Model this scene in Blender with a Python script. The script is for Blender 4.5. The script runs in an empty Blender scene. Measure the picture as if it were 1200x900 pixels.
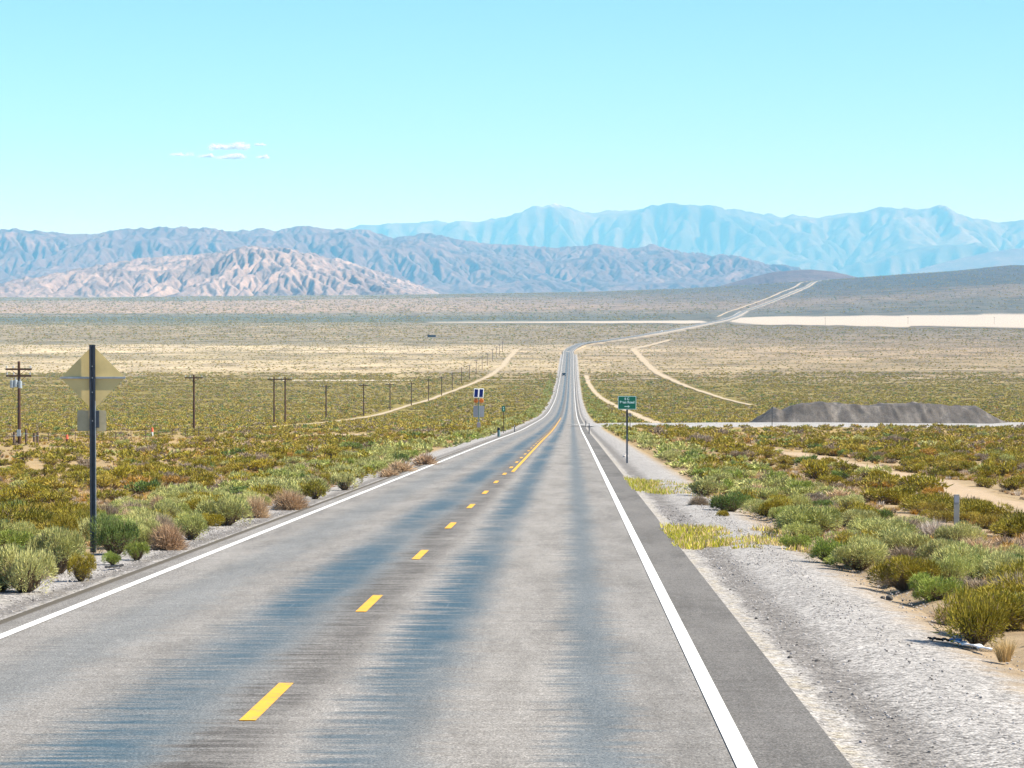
import bpy, bmesh, math, random
import numpy as np
from mathutils import Vector, Matrix
random.seed(7)
RNG = np.random.default_rng(11)
S = bpy.context.scene
COL = S.collection
R = math.radians
CZ = 50.0            # eye height above datum
F = 3415.0           # lens length in photo pixels (1200 wide)
HY = 340.0           # eye-level row

# ------------------------------------------------------------------ noise
def _hash(ix, iy, seed):
    h = (ix.astype(np.int64) * 374761393 + iy.astype(np.int64) * 668265263 + seed * 974634777) & 0xFFFFFFFF
    h = ((h ^ (h >> 13)) * 1274126177) & 0xFFFFFFFF
    return ((h ^ (h >> 16)) & 0xFFFF) / 65535.0
def vnoise(x, y, seed=0):
    x = np.asarray(x, float); y = np.asarray(y, float)
    ix = np.floor(x); iy = np.floor(y); fx = x - ix; fy = y - iy
    fx = fx * fx * fx * (fx * (fx * 6 - 15) + 10); fy = fy * fy * fy * (fy * (fy * 6 - 15) + 10)
    a = _hash(ix, iy, seed); b = _hash(ix + 1, iy, seed); c = _hash(ix, iy + 1, seed); d = _hash(ix + 1, iy + 1, seed)
    return (a * (1 - fx) + b * fx) * (1 - fy) + (c * (1 - fx) + d * fx) * fy
def fbm(x, y, seed=0, o=4):
    s = 0; a = .5
    for k in range(o):
        s = s + a * vnoise(x * 2 ** k + 17.3 * k, y * 2 ** k - 9.1 * k, seed + k); a *= .5
    return s / (1 - .5 ** o)
def ridged(x, y, seed=0, o=6, gain=.55):
    s = 0; a = 1; t = 0; w = 1
    for k in range(o):
        n = 1 - np.abs(2 * vnoise(x * 2.03 ** k + 31.7 * k, y * 2.03 ** k + 11.3 * k, seed + k) - 1)
        n = n * n
        s = s + a * n * w; t += a; w = np.clip(n * 1.6, .25, 1); a *= gain
    return s / t
def sstep(a, b, x):
    t = np.clip((np.asarray(x, float) - a) / (b - a), 0, 1)
    return t * t * (3 - 2 * t)

# ------------------------------------------------------------------ terrain
PD = np.array([-400., -60, 0, 200, 395, 831, 1246, 1700, 2300, 3200, 70000])
PZ = np.array([13.97, .03, -2.43, -10.62, -18.6, -34.0, -43.2, -46.4, -47., -47., -47.])
def _pchip(xp, yp):
    h = np.diff(xp); dl = np.diff(yp) / h
    m = np.zeros_like(yp); m[0] = dl[0]; m[-1] = dl[-1]
    for i in range(1, len(xp) - 1):
        if dl[i - 1] * dl[i] > 0:
            w1 = 2 * h[i] + h[i - 1]; w2 = h[i] + 2 * h[i - 1]
            m[i] = (w1 + w2) / (w1 / dl[i - 1] + w2 / dl[i])
    return m
PM = _pchip(PD, PZ)
def zr(d):
    d = np.clip(np.asarray(d, float), PD[0], PD[-1])
    i = np.clip(np.searchsorted(PD, d, side='right') - 1, 0, len(PD) - 2)
    h = PD[i + 1] - PD[i]; t = (d - PD[i]) / h
    return ((2 * t ** 3 - 3 * t ** 2 + 1) * PZ[i] + (t ** 3 - 2 * t ** 2 + t) * h * PM[i]
            + (-2 * t ** 3 + 3 * t ** 2) * PZ[i + 1] + (t ** 3 - t ** 2) * h * PM[i + 1])
def xc(y):                       # centre line of the straight road
    return -2.45 + .0205 * np.asarray(y, float)
RX = np.array([-600, 0, 300, 600, 700, 800, 880, 970, 1060, 1130, 1165, 1185, 1210, 1300, 1500, 2200.])
RYY = np.array([350, 349, 347.5, 343.5, 341.5, 338, 333.5, 327, 321, 316, 312.5, 310.5, 312, 306, 300, 296.])
RT = (RX - 600) / F; RZ9 = -(RYY - HY) / F * 9000
def Z(x, y, road=True):
    x = np.asarray(x, float); y = np.asarray(y, float)
    u = x - xc(y)
    z = zr(y)
    side = np.where(u < 0, .95 * sstep(7, 22, -u), .3 * sstep(8, 20, u))
    near = np.exp(-np.clip(y, 0, None) / 1400.)
    z = z - side * near * (y < 9000)
    b = (fbm(x / 9., y / 9., 3, 3) - .5) * .5 + (fbm(x / 40., y / 60., 5, 2) - .5) * 1.0
    z = z + b * sstep(8, 14, np.abs(u)) * np.exp(-np.clip(y, 0, None) / 320.)
    yy = np.clip(y, 1, None)
    z9 = np.interp(x / np.maximum(yy, 4000), RT, RZ9)
    f = sstep(4300, 9000, y) * .55 + np.clip((y - 5000) / 4000, 0, 1) * .45
    up = (z9 + 47) * f + (fbm(x / 420., y / 900., 8, 3) - .5) * 9 * sstep(5600, 8500, y)
    down = np.where(z9 > -20, -60, -34)
    up9 = np.where(y > 9150, (z9 + 47) + (down - z9) * sstep(9150, 13500, y), up)
    z = z + up9
    if road:                     # the carriageway sits in a shallow bed, the sheet dips under it
        bed = .16 * (1 - sstep(6.6, 7.3, u)) * (1 - sstep(5.7, 6.4, -u)) * (y < 2230)
        z = z - bed
    return z + CZ
def gz(x, y):
    u = x - xc(y)
    return float(Z(x, y, False)) - (.05 if -6.4 < u < 7.3 else 0.)
def ground_at(px, py, lo=15., hi=12000.):
    """world point on the ground seen along a measured direction"""
    tx = (px - 600) / F; tz = -(py - HY) / F
    d = np.geomspace(lo, hi, 5000)
    g = Z(tx * d, d, False) - CZ - tz * d
    k = np.nonzero(g >= 0)[0]
    i = k[0] if len(k) else len(d) - 1
    return Vector((tx * d[i], d[i], float(Z(tx * d[i], d[i]))))
def on_plane(px, py):            # same for the straight grade close to the eye
    d = 8300. / (py - 478.); x = (px - 600) / F * d
    return Vector((x, d, gz(x, d)))

# ------------------------------------------------------------------ object helpers
def tag(o, label=None, cat=None, group=None, kind=None):
    if label: o['label'] = label
    if cat: o['category'] = cat
    if group: o['group'] = group
    if kind: o['kind'] = kind
    return o
def empty(name, loc, rz=0., label=None, cat=None, group=None):
    o = bpy.data.objects.new(name, None); COL.objects.link(o)
    o.location = loc; o.rotation_euler = (0, 0, rz); o.empty_display_size = .2
    return tag(o, label, cat, group)
def mesh_obj(name, v, f, mat, parent=None, smooth=False, loc=None, link=True):
    me = bpy.data.meshes.new(name)
    v = np.asarray(v, dtype=np.float32)
    if isinstance(f, np.ndarray):
        n, k = f.shape
        me.vertices.add(len(v)); me.vertices.foreach_set('co', v.ravel())
        me.loops.add(n * k); me.loops.foreach_set('vertex_index', f.astype(np.int32).ravel())
        me.polygons.add(n); me.polygons.foreach_set('loop_start', np.arange(0, n * k, k, dtype=np.int32))
        me.polygons.foreach_set('loop_total', np.full(n, k, dtype=np.int32))
        me.update(calc_edges=True); me.validate()
    else:
        me.from_pydata(v.tolist(), [], f); me.update()
    if smooth: me.polygons.foreach_set('use_smooth', [True] * len(me.polygons))
    if mat: me.materials.append(mat)
    o = bpy.data.objects.new(name, me)
    if link: COL.objects.link(o)
    if parent: o.parent = parent
    if loc is not None: o.location = loc
    return o
class MB:
    def __init__(s): s.v = []; s.f = []
    def box(s, c, d, rot=None):
        b = len(s.v); hx, hy, hz = d[0] / 2, d[1] / 2, d[2] / 2
        m = rot or Matrix.Identity(3)
        for x in (-hx, hx):
            for y in (-hy, hy):
                for z in (-hz, hz): s.v.append(tuple(Vector(c) + m @ Vector((x, y, z))))
        for q in ((0, 1, 3, 2), (4, 6, 7, 5), (0, 4, 5, 1), (2, 3, 7, 6), (0, 2, 6, 4), (1, 5, 7, 3)):
            s.f.append(tuple(b + i for i in q))
        return s
    def cyl(s, p0, p1, r0, r1=None, n=12):
        r1 = r0 if r1 is None else r1
        p0 = Vector(p0); p1 = Vector(p1); ax = (p1 - p0).normalized()
        t = ax.orthogonal().normalized(); w = ax.cross(t); b = len(s.v)
        for p, r in ((p0, r0), (p1, r1)):
            for k in range(n):
                a = 2 * math.pi * k / n
                s.v.append(tuple(p + (t * math.cos(a) + w * math.sin(a)) * r))
        for k in range(n):
            j = (k + 1) % n; s.f.append((b + k, b + j, b + n + j, b + n + k))
        s.f.append(tuple(b + k for k in reversed(range(n)))); s.f.append(tuple(b + n + k for k in range(n)))
        return s
    def prism(s, pts, y0, y1):            # outline in x,z extruded along y
        b = len(s.v); n = len(pts)
        for y in (y0, y1):
            for p in pts: s.v.append((p[0], y, p[1]))
        s.f.append(tuple(b + k for k in range(n))); s.f.append(tuple(b + n + k for k in reversed(range(n))))
        for k in range(n):
            j = (k + 1) % n; s.f.append((b + k, b + n + k, b + n + j, b + j))
        return s
    def prismx(s, pts, x0, x1):           # outline in y,z extruded along x
        b = len(s.v); n = len(pts)
        for x in (x0, x1):
            for p in pts: s.v.append((x, p[0], p[1]))
        s.f.append(tuple(b + k for k in reversed(range(n)))); s.f.append(tuple(b + n + k for k in range(n)))
        for k in range(n):
            j = (k + 1) % n; s.f.append((b + k, b + j, b + n + j, b + n + k))
        return s
    def build(s, name, mat, parent=None, bevel=0., smooth=False, loc=None):
        o = mesh_obj(name, s.v, s.f, mat, parent, smooth, loc)
        bm = bmesh.new(); bm.from_mesh(o.data)
        bmesh.ops.recalc_face_normals(bm, faces=bm.faces)
        if bevel: bmesh.ops.bevel(bm, geom=list(bm.edges), offset=bevel, segments=2, affect='EDGES', profile=.6)
        bm.to_mesh(o.data); bm.free()
        return o
def copy_tree(o, parent=None):
    c = o.copy(); COL.objects.link(c)
    if parent: c.parent = parent
    for ch in list(o.children): copy_tree(ch, c)
    return c

# ------------------------------------------------------------------ node helpers
class NT:
    def __init__(s, name):
        s.m = bpy.data.materials.new(name); s.m.use_nodes = True
        s.n = s.m.node_tree; s.n.nodes.clear()
        s.out = s.n.nodes.new('ShaderNodeOutputMaterial')
    def node(s, t, **k):
        n = s.n.nodes.new(t)
        for a, b in k.items(): setattr(n, a, b)
        return n
    def put(s, sock, val):
        if val is None: return
        if hasattr(val, 'bl_idname') or isinstance(val, bpy.types.NodeSocket): s.n.links.new(val, sock)
        else: sock.default_value = val
    def math(s, op, a, b=None, c=None, clamp=False):
        n = s.node('ShaderNodeMath', operation=op, use_clamp=clamp)
        s.put(n.inputs[0], a); s.put(n.inputs[1], b); s.put(n.inputs[2], c)
        return n.outputs[0]
    def vmath(s, op, a, b=None):
        n = s.node('ShaderNodeVectorMath', operation=op)
        s.put(n.inputs[0], a); s.put(n.inputs[1], b)
        return n.outputs[0]
    def xyz(s, v):
        n = s.node('ShaderNodeSeparateXYZ'); s.put(n.inputs[0], v); return n.outputs
    def comb(s, x, y, z=0.):
        n = s.node('ShaderNodeCombineXYZ')
        for i, q in enumerate((x, y, z)): s.put(n.inputs[i], q)
        return n.outputs[0]
    def noise(s, vec, scale=1., detail=3., rough=.55, dim='3D'):
        n = s.node('ShaderNodeTexNoise', noise_dimensions=dim)
        s.put(n.inputs['Vector'], vec); n.inputs['Scale'].default_value = scale
        n.inputs['Detail'].default_value = detail; n.inputs['Roughness'].default_value = rough
        return n.outputs['Fac']
    def voro(s, vec, scale=1., feature='F1', out='Distance'):
        n = s.node('ShaderNodeTexVoronoi', feature=feature)
        s.put(n.inputs['Vector'], vec); n.inputs['Scale'].default_value = scale
        return n.outputs[out]
    def ramp(s, fac, stops, interp='LINEAR'):
        n = s.node('ShaderNodeValToRGB'); r = n.color_ramp; r.interpolation = interp
        stops = [(p, (c, c, c) if not isinstance(c, (tuple, list)) else c) for p, c in stops]
        r.elements[0].position = stops[0][0]; r.elements[0].color = (*stops[0][1], 1)
        r.elements[1].position = stops[-1][0]; r.elements[1].color = (*stops[-1][1], 1)
        for p, c in stops[1:-1]:
            e = r.elements.new(p); e.color = (*c, 1)
        s.put(n.inputs[0], fac)
        return n.outputs[0]
    def smooth(s, a, b, x):
        n = s.node('ShaderNodeMapRange', interpolation_type='SMOOTHSTEP')
        s.put(n.inputs['Value'], x); n.inputs['From Min'].default_value = a; n.inputs['From Max'].default_value = b
        return n.outputs[0]
    def mix(s, fac, a, b, mode='MIX'):
        n = s.node('ShaderNodeMix', data_type='RGBA', blend_type=mode)
        s.put(n.inputs[0], fac)
        for i, q in ((6, a), (7, b)):
            if isinstance(q, (tuple, list)): q = (*q[:3], 1)
            s.put(n.inputs[i], q)
        return n.outputs[2]
    def pos(s): return s.node('ShaderNodeNewGeometry').outputs['Position']
    def obj(s): return s.node('ShaderNodeTexCoord').outputs['Object']
    def attr(s, name, out='Fac'): return s.node('ShaderNodeAttribute', attribute_name=name).outputs[out]
    def rand(s): return s.node('ShaderNodeObjectInfo').outputs['Random']
    def bump(s, h, dist=.01, strength=1.):
        n = s.node('ShaderNodeBump'); s.put(n.inputs['Height'], h)
        n.inputs['Distance'].default_value = dist; n.inputs['Strength'].default_value = strength
        return n.outputs[0]
    def pbr(s, col, rough=.9, metal=0., normal=None, spec=.3, emit=None):
        p = s.node('ShaderNodeBsdfPrincipled')
        if isinstance(col, (tuple, list)): col = (*col[:3], 1)
        s.put(p.inputs['Base Color'], col); s.put(p.inputs['Roughness'], rough)
        s.put(p.inputs['Metallic'], metal); s.put(p.inputs['Normal'], normal)
        s.put(p.inputs['Specular IOR Level'], spec)
        s.n.links.new(p.outputs[0], s.out.inputs[0])
        return s.m
def plain(name, col, rough=.6, metal=0., var=.18, scale=6., spec=.4):
    t = NT(name); p = t.obj()
    n = t.noise(p, scale, 5, .6)
    c = t.mix(1., col, t.ramp(n, [(.3, 1 - var), (.7, 1 + var)]), 'MULTIPLY')
    return t.pbr(c, t.math('MULTIPLY_ADD', n, .2, rough - .1), metal, None, spec)

# ------------------------------------------------------------------ world, light, camera
SUN_EL, SUN_AZ = R(48), R(97)       # azimuth clockwise from +y: to the right, a little behind the eye
sd = Vector((math.sin(SUN_AZ) * math.cos(SUN_EL), math.cos(SUN_AZ) * math.cos(SUN_EL), math.sin(SUN_EL)))
w = bpy.data.worlds.new("World"); S.world = w; w.use_nodes = True
wn = w.node_tree; wn.nodes.clear()
sky = wn.nodes.new('ShaderNodeTexSky'); sky.sky_type = 'NISHITA'; sky.sun_disc = False
sky.sun_elevation = SUN_EL; sky.sun_rotation = SUN_AZ
sky.altitude = 1600; sky.air_density = 1.0; sky.dust_density = 1.0; sky.ozone_density = 6.5
bg = wn.nodes.new('ShaderNodeBackground'); bg.inputs[1].default_value = .106
wo = wn.nodes.new('ShaderNodeOutputWorld')
tn = wn.nodes.new('ShaderNodeMix'); tn.data_type = 'RGBA'; tn.blend_type = 'MULTIPLY'; tn.inputs[0].default_value = 1
tn.inputs[7].default_value = (.68, .89, .95, 1)
wn.links.new(sky.outputs[0], tn.inputs[6]); wn.links.new(tn.outputs[2], bg.inputs[0]); wn.links.new(bg.outputs[0], wo.inputs[0])
sl = bpy.data.lights.new('sun', 'SUN'); sl.energy = 5.0; sl.angle = R(.5); sl.color = (1, .935, .80)
so = bpy.data.objects.new('sun', sl); COL.objects.link(so)
so.rotation_euler = (-sd).to_track_quat('-Z', 'Y').to_euler(); so.location = (60, 20, CZ + 90)
cd = bpy.data.cameras.new('camera'); cam = bpy.data.objects.new('camera', cd); COL.objects.link(cam)
cd.sensor_width = 36; cd.lens = 36 * F / 1200; cd.clip_start = .5; cd.clip_end = 120000
cam.location = (0, 0, CZ); cam.rotation_euler = (R(90) - math.atan((450 - HY) / F), 0, 0)
S.camera = cam
S.view_settings.view_transform = 'Standard'; S.view_settings.look = 'None'
S.view_settings.gamma = 1; S.view_settings.exposure = .93
S.view_settings.use_curve_mapping = False
S.render.engine = 'CYCLES'
S.cycles.use_denoising = True; S.cycles.denoiser = 'OPENIMAGEDENOISE'; S.cycles.denoising_prefilter = 'ACCURATE'; S.cycles.denoising_input_passes = 'RGB_ALBEDO_NORMAL'
S.cycles.volume_bounces = 1
S.cycles.max_bounces = 6; S.cycles.diffuse_bounces = 3; S.cycles.transparent_max_bounces = 24
S.cycles.sample_clamp_indirect = 6

# ------------------------------------------------------------------ materials of the land
def soil_nodes(t):
    """bare desert earth and the bands of ground cover the valley shows, by world position"""
    p = t.pos(); x, y, z = t.xyz(p)
    # stretched noise so that bands wander
    big = t.noise(t.vmath('MULTIPLY', p, (1 / 700., 1 / 420., 0)), 1, 4, .6)
    mid = t.noise(t.vmath('MULTIPLY', p, (1 / 90., 1 / 45., 0)), 1, 5, .65)
    fine = t.noise(p, .9, 6, .65)
    yy = t.math('MULTIPLY_ADD', t.math('SUBTRACT', big, .5), t.math('MULTIPLY', y, .38), y)
    yy = t.math('MULTIPLY_ADD', t.math('SUBTRACT', mid, .5), t.math('MULTIPLY', y, .11), yy)
    lg = t.math('DIVIDE', t.math('LOGARITHM', t.math('MAXIMUM', yy, 10.), 10.), 5.)   # log10(y)/5
    def L(d): return math.log10(d) / 5
    tan = (.32, .24, .15); olive = (.275, .205, .07); straw = (.40, .315, .195); grey = (.21, .18, .12)
    left = t.ramp(lg, [(L(60), tan), (L(300), (.33, .235, .11)), (L(500), olive), (L(800), (.225, .175, .045)), (L(1250), (.205, .16, .04)), (L(1520), (.235, .178, .06)),
                       (L(1600), (.27, .21, .1)), (L(1680), straw), (L(1780), (.46, .37, .24)), (L(1880), (.30, .24, .14)), (L(1930), (.44, .35, .22)), (L(2090), (.27, .22, .13)), (L(2170), (.46, .37, .245)), (L(2420), (.38, .31, .2)),
                       (L(2560), grey), (L(3300), (.25, .2, .125)), (L(3900), (.27, .22, .14)), (L(4300), (.125, .13, .095)), (L(4700), (.115, .125, .095)), (L(5300), (.15, .145, .105)),
                       (L(5700), (.32, .235, .17)), (L(7300), (.30, .225, .165)), (L(7900), (.15, .14, .095)), (L(12000), (.24, .21, .14))])
    right = t.ramp(lg, [(L(60), tan), (L(300), (.31, .22, .10)), (L(500), olive), (L(800), (.22, .17, .044)), (L(1350), (.20, .155, .042)), (L(1500), (.25, .19, .11)),
                        (L(1900), (.26, .2, .12)), (L(2050), (.29, .22, .14)), (L(2400), (.25, .19, .125)), (L(2700), (.21, .165, .115)), (L(4900), (.11, .097, .07)),
                        (L(5600), (.11, .097, .07)), (L(6100), (.18, .135, .095)), (L(6800), (.075, .07, .058)), (L(9500), (.08, .066, .064)), (L(12000), (.16, .14, .10))])
    sx = t.math('SUBTRACT', x, t.math('MULTIPLY', y, .022))
    side = t.smooth(-.10, .12, t.math('ADD', t.math('DIVIDE', sx, t.math('MAXIMUM', y, 50.)), t.math('MULTIPLY', t.math('SUBTRACT', mid, .5), .12)))
    c = t.mix(side, left, right)
    # fine mottling: litter, pebbles, patches of rust and straw
    c = t.mix(1., c, t.ramp(fine, [(.25, .62), (.5, 1.), (.75, 1.36)]), 'MULTIPLY')
    c = t.mix(t.smooth(.52, .72, mid), c, t.mix(1., c, (1.35, 1.28, 1.2), 'MULTIPLY'))
    # far scrub seen as speckle, one clump per cell
    fx, fy = t.math('DIVIDE', x, 3.0), t.math('DIVIDE', y, 7.0)
    sp = t.noise(t.comb(fx, fy, 0), 1, 3, .7)
    spk = t.math('MULTIPLY', t.smooth(.50, .62, sp), t.smooth(500, 1500, y))
    spk = t.math('MULTIPLY', spk, .6)
    c = t.mix(spk, c, t.mix(1., c, (.5, .55, .45), 'MULTIPLY'))
    bel = t.noise(t.vmath('MULTIPLY', p, (1 / 48., 1 / 85., 0)), 1, 6, .72)
    c = t.mix(t.smooth(900, 1700, y), c, t.mix(1., c, t.ramp(bel, [(.36, .58), (.5, 1.), (.64, 1.34)]), 'MULTIPLY'))
    # streaks of pale bare ground out on the flat
    stv = t.noise(t.vmath('MULTIPLY', p, (1 / 160., 1 / 26., 0)), 1, 4, .6)
    pale = t.math('MULTIPLY', t.smooth(.60, .70, stv), t.math('MULTIPLY', t.smooth(900, 1500, y), t.math('SUBTRACT', 1., t.smooth(3000, 9000, y))))
    c = t.mix(t.math('MULTIPLY', pale, .55), c, (.52, .43, .29))
    return c, p, fine
def soil_mat():
    t = NT('desert_soil'); c, p, fine = soil_nodes(t)
    b = t.noise(p, 14, 5, .7)
    return t.pbr(c, .95, 0, t.bump(b, .05, .6), .15)
M_SOIL = soil_mat()
def track_mat(name, ca, cb, edge=True):
    t = NT(name); c, p, fine = soil_nodes(t)
    e = t.attr('edge')
    n = t.noise(t.vmath('MULTIPLY', p, (.35, .12, 0)), 1, 5, .7); n2 = t.noise(p, 5, 5, .7)
    col = t.mix(n, ca, cb); col = t.mix(1., col, t.ramp(n2, [(.3, .75), (.7, 1.22)]), 'MULTIPLY')
    f = t.smooth(.1, .5, t.math('ADD', e, t.math('MULTIPLY_ADD', n, .9, -.45)))
    col = t.mix(f, c, col)
    return t.pbr(col, .95, 0, t.bump(n2, .04, .5), .15)
M_TRACK = track_mat('pale_dirt', (.40, .32, .215), (.47, .385, .27))
M_TRACKN = track_mat('tan_dirt', (.37, .275, .18), (.44, .335, .225))
M_VERGE = track_mat('grey_gravel_bank', (.33, .29, .245), (.42, .375, .32))
M_PLAYA = track_mat('salt_crust', (.40, .345, .275), (.49, .43, .36))
M_SALT = track_mat('salt_patch', (.46, .39, .29), (.54, .47, .37))
def gravel_mat(name, k=1., tint=(1, .945, .89), shoulder=False):
    t = NT(name); p = t.pos()
    v = t.voro(p, 34, out='Color'); vx, vy, vz = t.xyz(v)
    d = t.voro(p, 34)
    v2 = t.xyz(t.voro(p, 15, out='Color'))[0]
    big = t.noise(p, .55, 5, .65)
    g = t.ramp(vx, [(0, .07 * k), (.14, .19 * k), (.55, .33 * k), (1, .54 * k)])
    g = t.mix(1., g, t.ramp(v2, [(0, .62), (.12, .95), (1, 1.08)]), 'MULTIPLY')
    g = t.mix(1., g, t.ramp(big, [(.3, .86), (.7, 1.12)]), 'MULTIPLY')
    g = t.mix(1., g, tint, 'MULTIPLY')
    if shoulder:
        u = t.attr('edge')       # metres out from the asphalt edge
        n = t.noise(t.vmath('MULTIPLY', p, (1.6, .5, 0)), 1, 5, .7)
        uu = t.math('MULTIPLY_ADD', t.math('SUBTRACT', n, .5), .7, u)
        sandy = t.math('MULTIPLY', t.smooth(.0, .12, uu), t.math('SUBTRACT', 1., t.smooth(.12, .34, uu)))
        sandy = t.math('MULTIPLY', sandy, t.smooth(.42, .62, t.noise(p, 3.5, 5, .7)))
        g = t.mix(t.math('MULTIPLY', sandy, .6), g, t.mix(vx, (.26, .22, .15), (.46, .40, .29)))
        dark = t.math('MULTIPLY', t.smooth(.22, .4, uu), t.math('SUBTRACT', 1., t.smooth(.55, 1.0, uu)))
        g = t.mix(t.math('MULTIPLY', dark, .7), g, t.mix(1., g, (.42, .40, .38), 'MULTIPLY'))
        c, _, _ = soil_nodes(t)
        n3 = t.noise(p, 2.2, 5, .7)
        out = t.smooth(1.75, 2.5, t.math('MULTIPLY_ADD', t.math('SUBTRACT', n3, .5), 1.1, u))
        g = t.mix(out, g, c)
    h = t.math('SUBTRACT', 1., d)
    return t.pbr(g, .92, 0, t.bump(h, .012, .8), .2)
M_GRAVEL = gravel_mat('shoulder_gravel', 1.0, shoulder=True)
M_SIDE = gravel_mat('side_road_gravel', 1.05, (1, .97, .93))
def asphalt_mat():
    t = NT('worn_asphalt'); p = t.pos()
    uv = t.node('ShaderNodeUVMap', uv_map='UVMap').outputs[0]
    u, v, _ = t.xyz(uv)
    # cross streaks, thin along the road and long across it
    s1 = t.noise(t.comb(t.math('MULTIPLY', u, .75), t.math('MULTIPLY', v, 4.6), 0), 1, 6, .70)
    s2 = t.noise(t.comb(t.math('MULTIPLY', u, .55), t.math('MULTIPLY', v, .5), 5.), 1, 4, .6)
    s3 = t.noise(t.comb(t.math('MULTIPLY', u, .3), t.math('MULTIPLY', v, .055), 9.), 1, 4, .6)
    uw = t.math('MULTIPLY_ADD', t.math('SUBTRACT', s1, .5), 1.5, u)
    uw = t.math('MULTIPLY_ADD', t.math('SUBTRACT', s2, .5), .45, uw)
    def band(c, h, soft, uu=None):
        a = t.math('ABSOLUTE', t.math('SUBTRACT', u if uu is None else uu, c))
        return t.math('SUBTRACT', 1., t.smooth(h, h + soft, a))
    lo = t.smooth(.32, .60, s3)
    A = t.math('MULTIPLY', t.math('MULTIPLY_ADD', lo, .5, .5), t.math('MULTIPLY_ADD', t.smooth(.36, .60, s1), .55, .45))
    b1 = t.math('MULTIPLY', band(-.88, .10, .66, uw), A)
    b2 = t.math('MULTIPLY', band(1.0, .05, .58, uw), A)
    b3 = t.math('MULTIPLY', band(2.62, .06, .36, uw), .42)
    b4 = t.math('MULTIPLY', band(-2.5, .15, .5, uw), .2)
    blue = t.math('MAXIMUM', t.math('MAXIMUM', b1, b2), t.math('MAXIMUM', b3, b4))
    agg = t.noise(p, 55, 3, .75); agg2 = t.noise(p, 17, 4, .7); pat = t.noise(t.comb(t.math('MULTIPLY', u, 1.1), t.math('MULTIPLY', v, .16), 3.), 1, 6, .7)
    g = t.ramp(agg, [(.34, .075), (.46, .21), (.56, .275), (.68, .50)])
    g = t.mix(1., g, t.ramp(agg2, [(.3, .80), (.7, 1.2)]), 'MULTIPLY')
    g = t.mix(1., g, t.ramp(pat, [(.32, .72), (.5, .98), (.68, 1.16)]), 'MULTIPLY')
    g = t.mix(1., g, (1.0, .955, .90), 'MULTIPLY')
    st = t.smooth(.42, .68, s1)
    g = t.mix(t.math('MULTIPLY', st, .42), g, t.mix(1., g, (.66, .64, .62), 'MULTIPLY'))
    light = t.math('MULTIPLY', band(.42, .14, .30, uw), .45)
    g = t.mix(light, g, t.mix(1., g, (1.28, 1.26, 1.24), 'MULTIPLY'))
    light2 = t.math('MULTIPLY', band(1.95, .2, .5, uw), .35)
    g = t.mix(light2, g, t.mix(1., g, (1.25, 1.23, 1.2), 'MULTIPLY'))
    # dark joint under the centre line
    cj = t.math('MULTIPLY', t.math('MULTIPLY', band(-.03, .14, .42, t.math('MULTIPLY_ADD', t.math('SUBTRACT', s1, .5), .7, u)), t.smooth(.22, .55, s2)), t.math('MULTIPLY_ADD', t.smooth(.40, .57, s1), .6, .36))
    g = t.mix(cj, g, t.mix(1., g, (.45, .45, .46), 'MULTIPLY'))
    # younger, darker asphalt outside the edge lines
    sh = t.smooth(3.62, 3.74, u)
    g = t.mix(sh, g, t.mix(1., g, t.mix(s3, (.56, .56, .57), (.78, .78, .78)), 'MULTIPLY'))
    lip = t.smooth(-3.95, -4.02, u)
    g = t.mix(lip, g, t.mix(agg2, (.05, .045, .04), (.16, .14, .11)))
    bl = t.ramp(agg, [(.34, (.016, .040, .060)), (.5, (.045, .088, .120)), (.68, (.12, .165, .195))])  # dark tar stains, with the blue sky reflection put into their colour
    col = t.mix(t.math('MULTIPLY', blue, 1.25, clamp=True), g, bl)
    # lengthwise scratches in the bleeding tar
    scr = t.noise(t.comb(t.math('MULTIPLY', u, 26.), t.math('MULTIPLY', v, .35), 2.), 1, 2, .5)
    col = t.mix(t.math('MULTIPLY', t.math('MULTIPLY', t.smooth(.66, .74, scr), blue), .35), col, (.30, .31, .32))
    rough = t.math('MULTIPLY_ADD', blue, -.25, .95)
    return t.pbr(col, rough, 0, t.bump(agg, .008, .7), t.math('MULTIPLY_ADD', blue, .2, .06))
M_ASPH = asphalt_mat()
def paint_mat(name, col, wear):
    t = NT(name); p = t.pos()
    n = t.noise(p, 9, 6, .75); n2 = t.noise(p, 60, 2, .6)
    f = t.smooth(wear, wear + .12, t.math('MULTIPLY_ADD', n2, .35, n))
    c = t.mix(1., col, t.ramp(t.noise(p, 2.2, 4, .6), [(.3, .86), (.7, 1.05)]), 'MULTIPLY')
    return t.pbr(t.mix(f, c, (.2, .19, .18)), .7, 0, t.bump(n2, .004, .4), .3)
M_WHITE = paint_mat('white_road_paint', (.80, .79, .76), .755)
M_YELLOW = paint_mat('yellow_road_paint', (.76, .40, .035), .73)
def mtn_mat(name, stops, scale, snow=None, veg=None, slope_dark=None):
    t = NT(name); p = t.pos(); x, y, z = t.xyz(p)
    n = t.noise(t.vmath('MULTIPLY', p, (1, 1, 1.8)), scale, 7, .68)
    n2 = t.noise(p, scale * 7, 5, .7)
    c = t.ramp(t.math('MULTIPLY_ADD', t.math('SUBTRACT', n2, .5), .5, n), stops)
    if veg:
        c = t.mix(t.math('MULTIPLY', t.smooth(.55, .7, n2), .5), c, veg)
    if snow:
        a = t.math('ADD', z, t.math('MULTIPLY', t.math('SUBTRACT', t.noise(p, scale * 2.5, 6, .7), .5), snow[2]))
        c = t.mix(t.smooth(snow[0], snow[1], a), c, (.75, .76, .78))
    b = t.noise(p, scale * 5, 7, .7)
    return t.pbr(c, .95, 0, t.bump(b, 40. / (scale * 1000), .7), .1)

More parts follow.
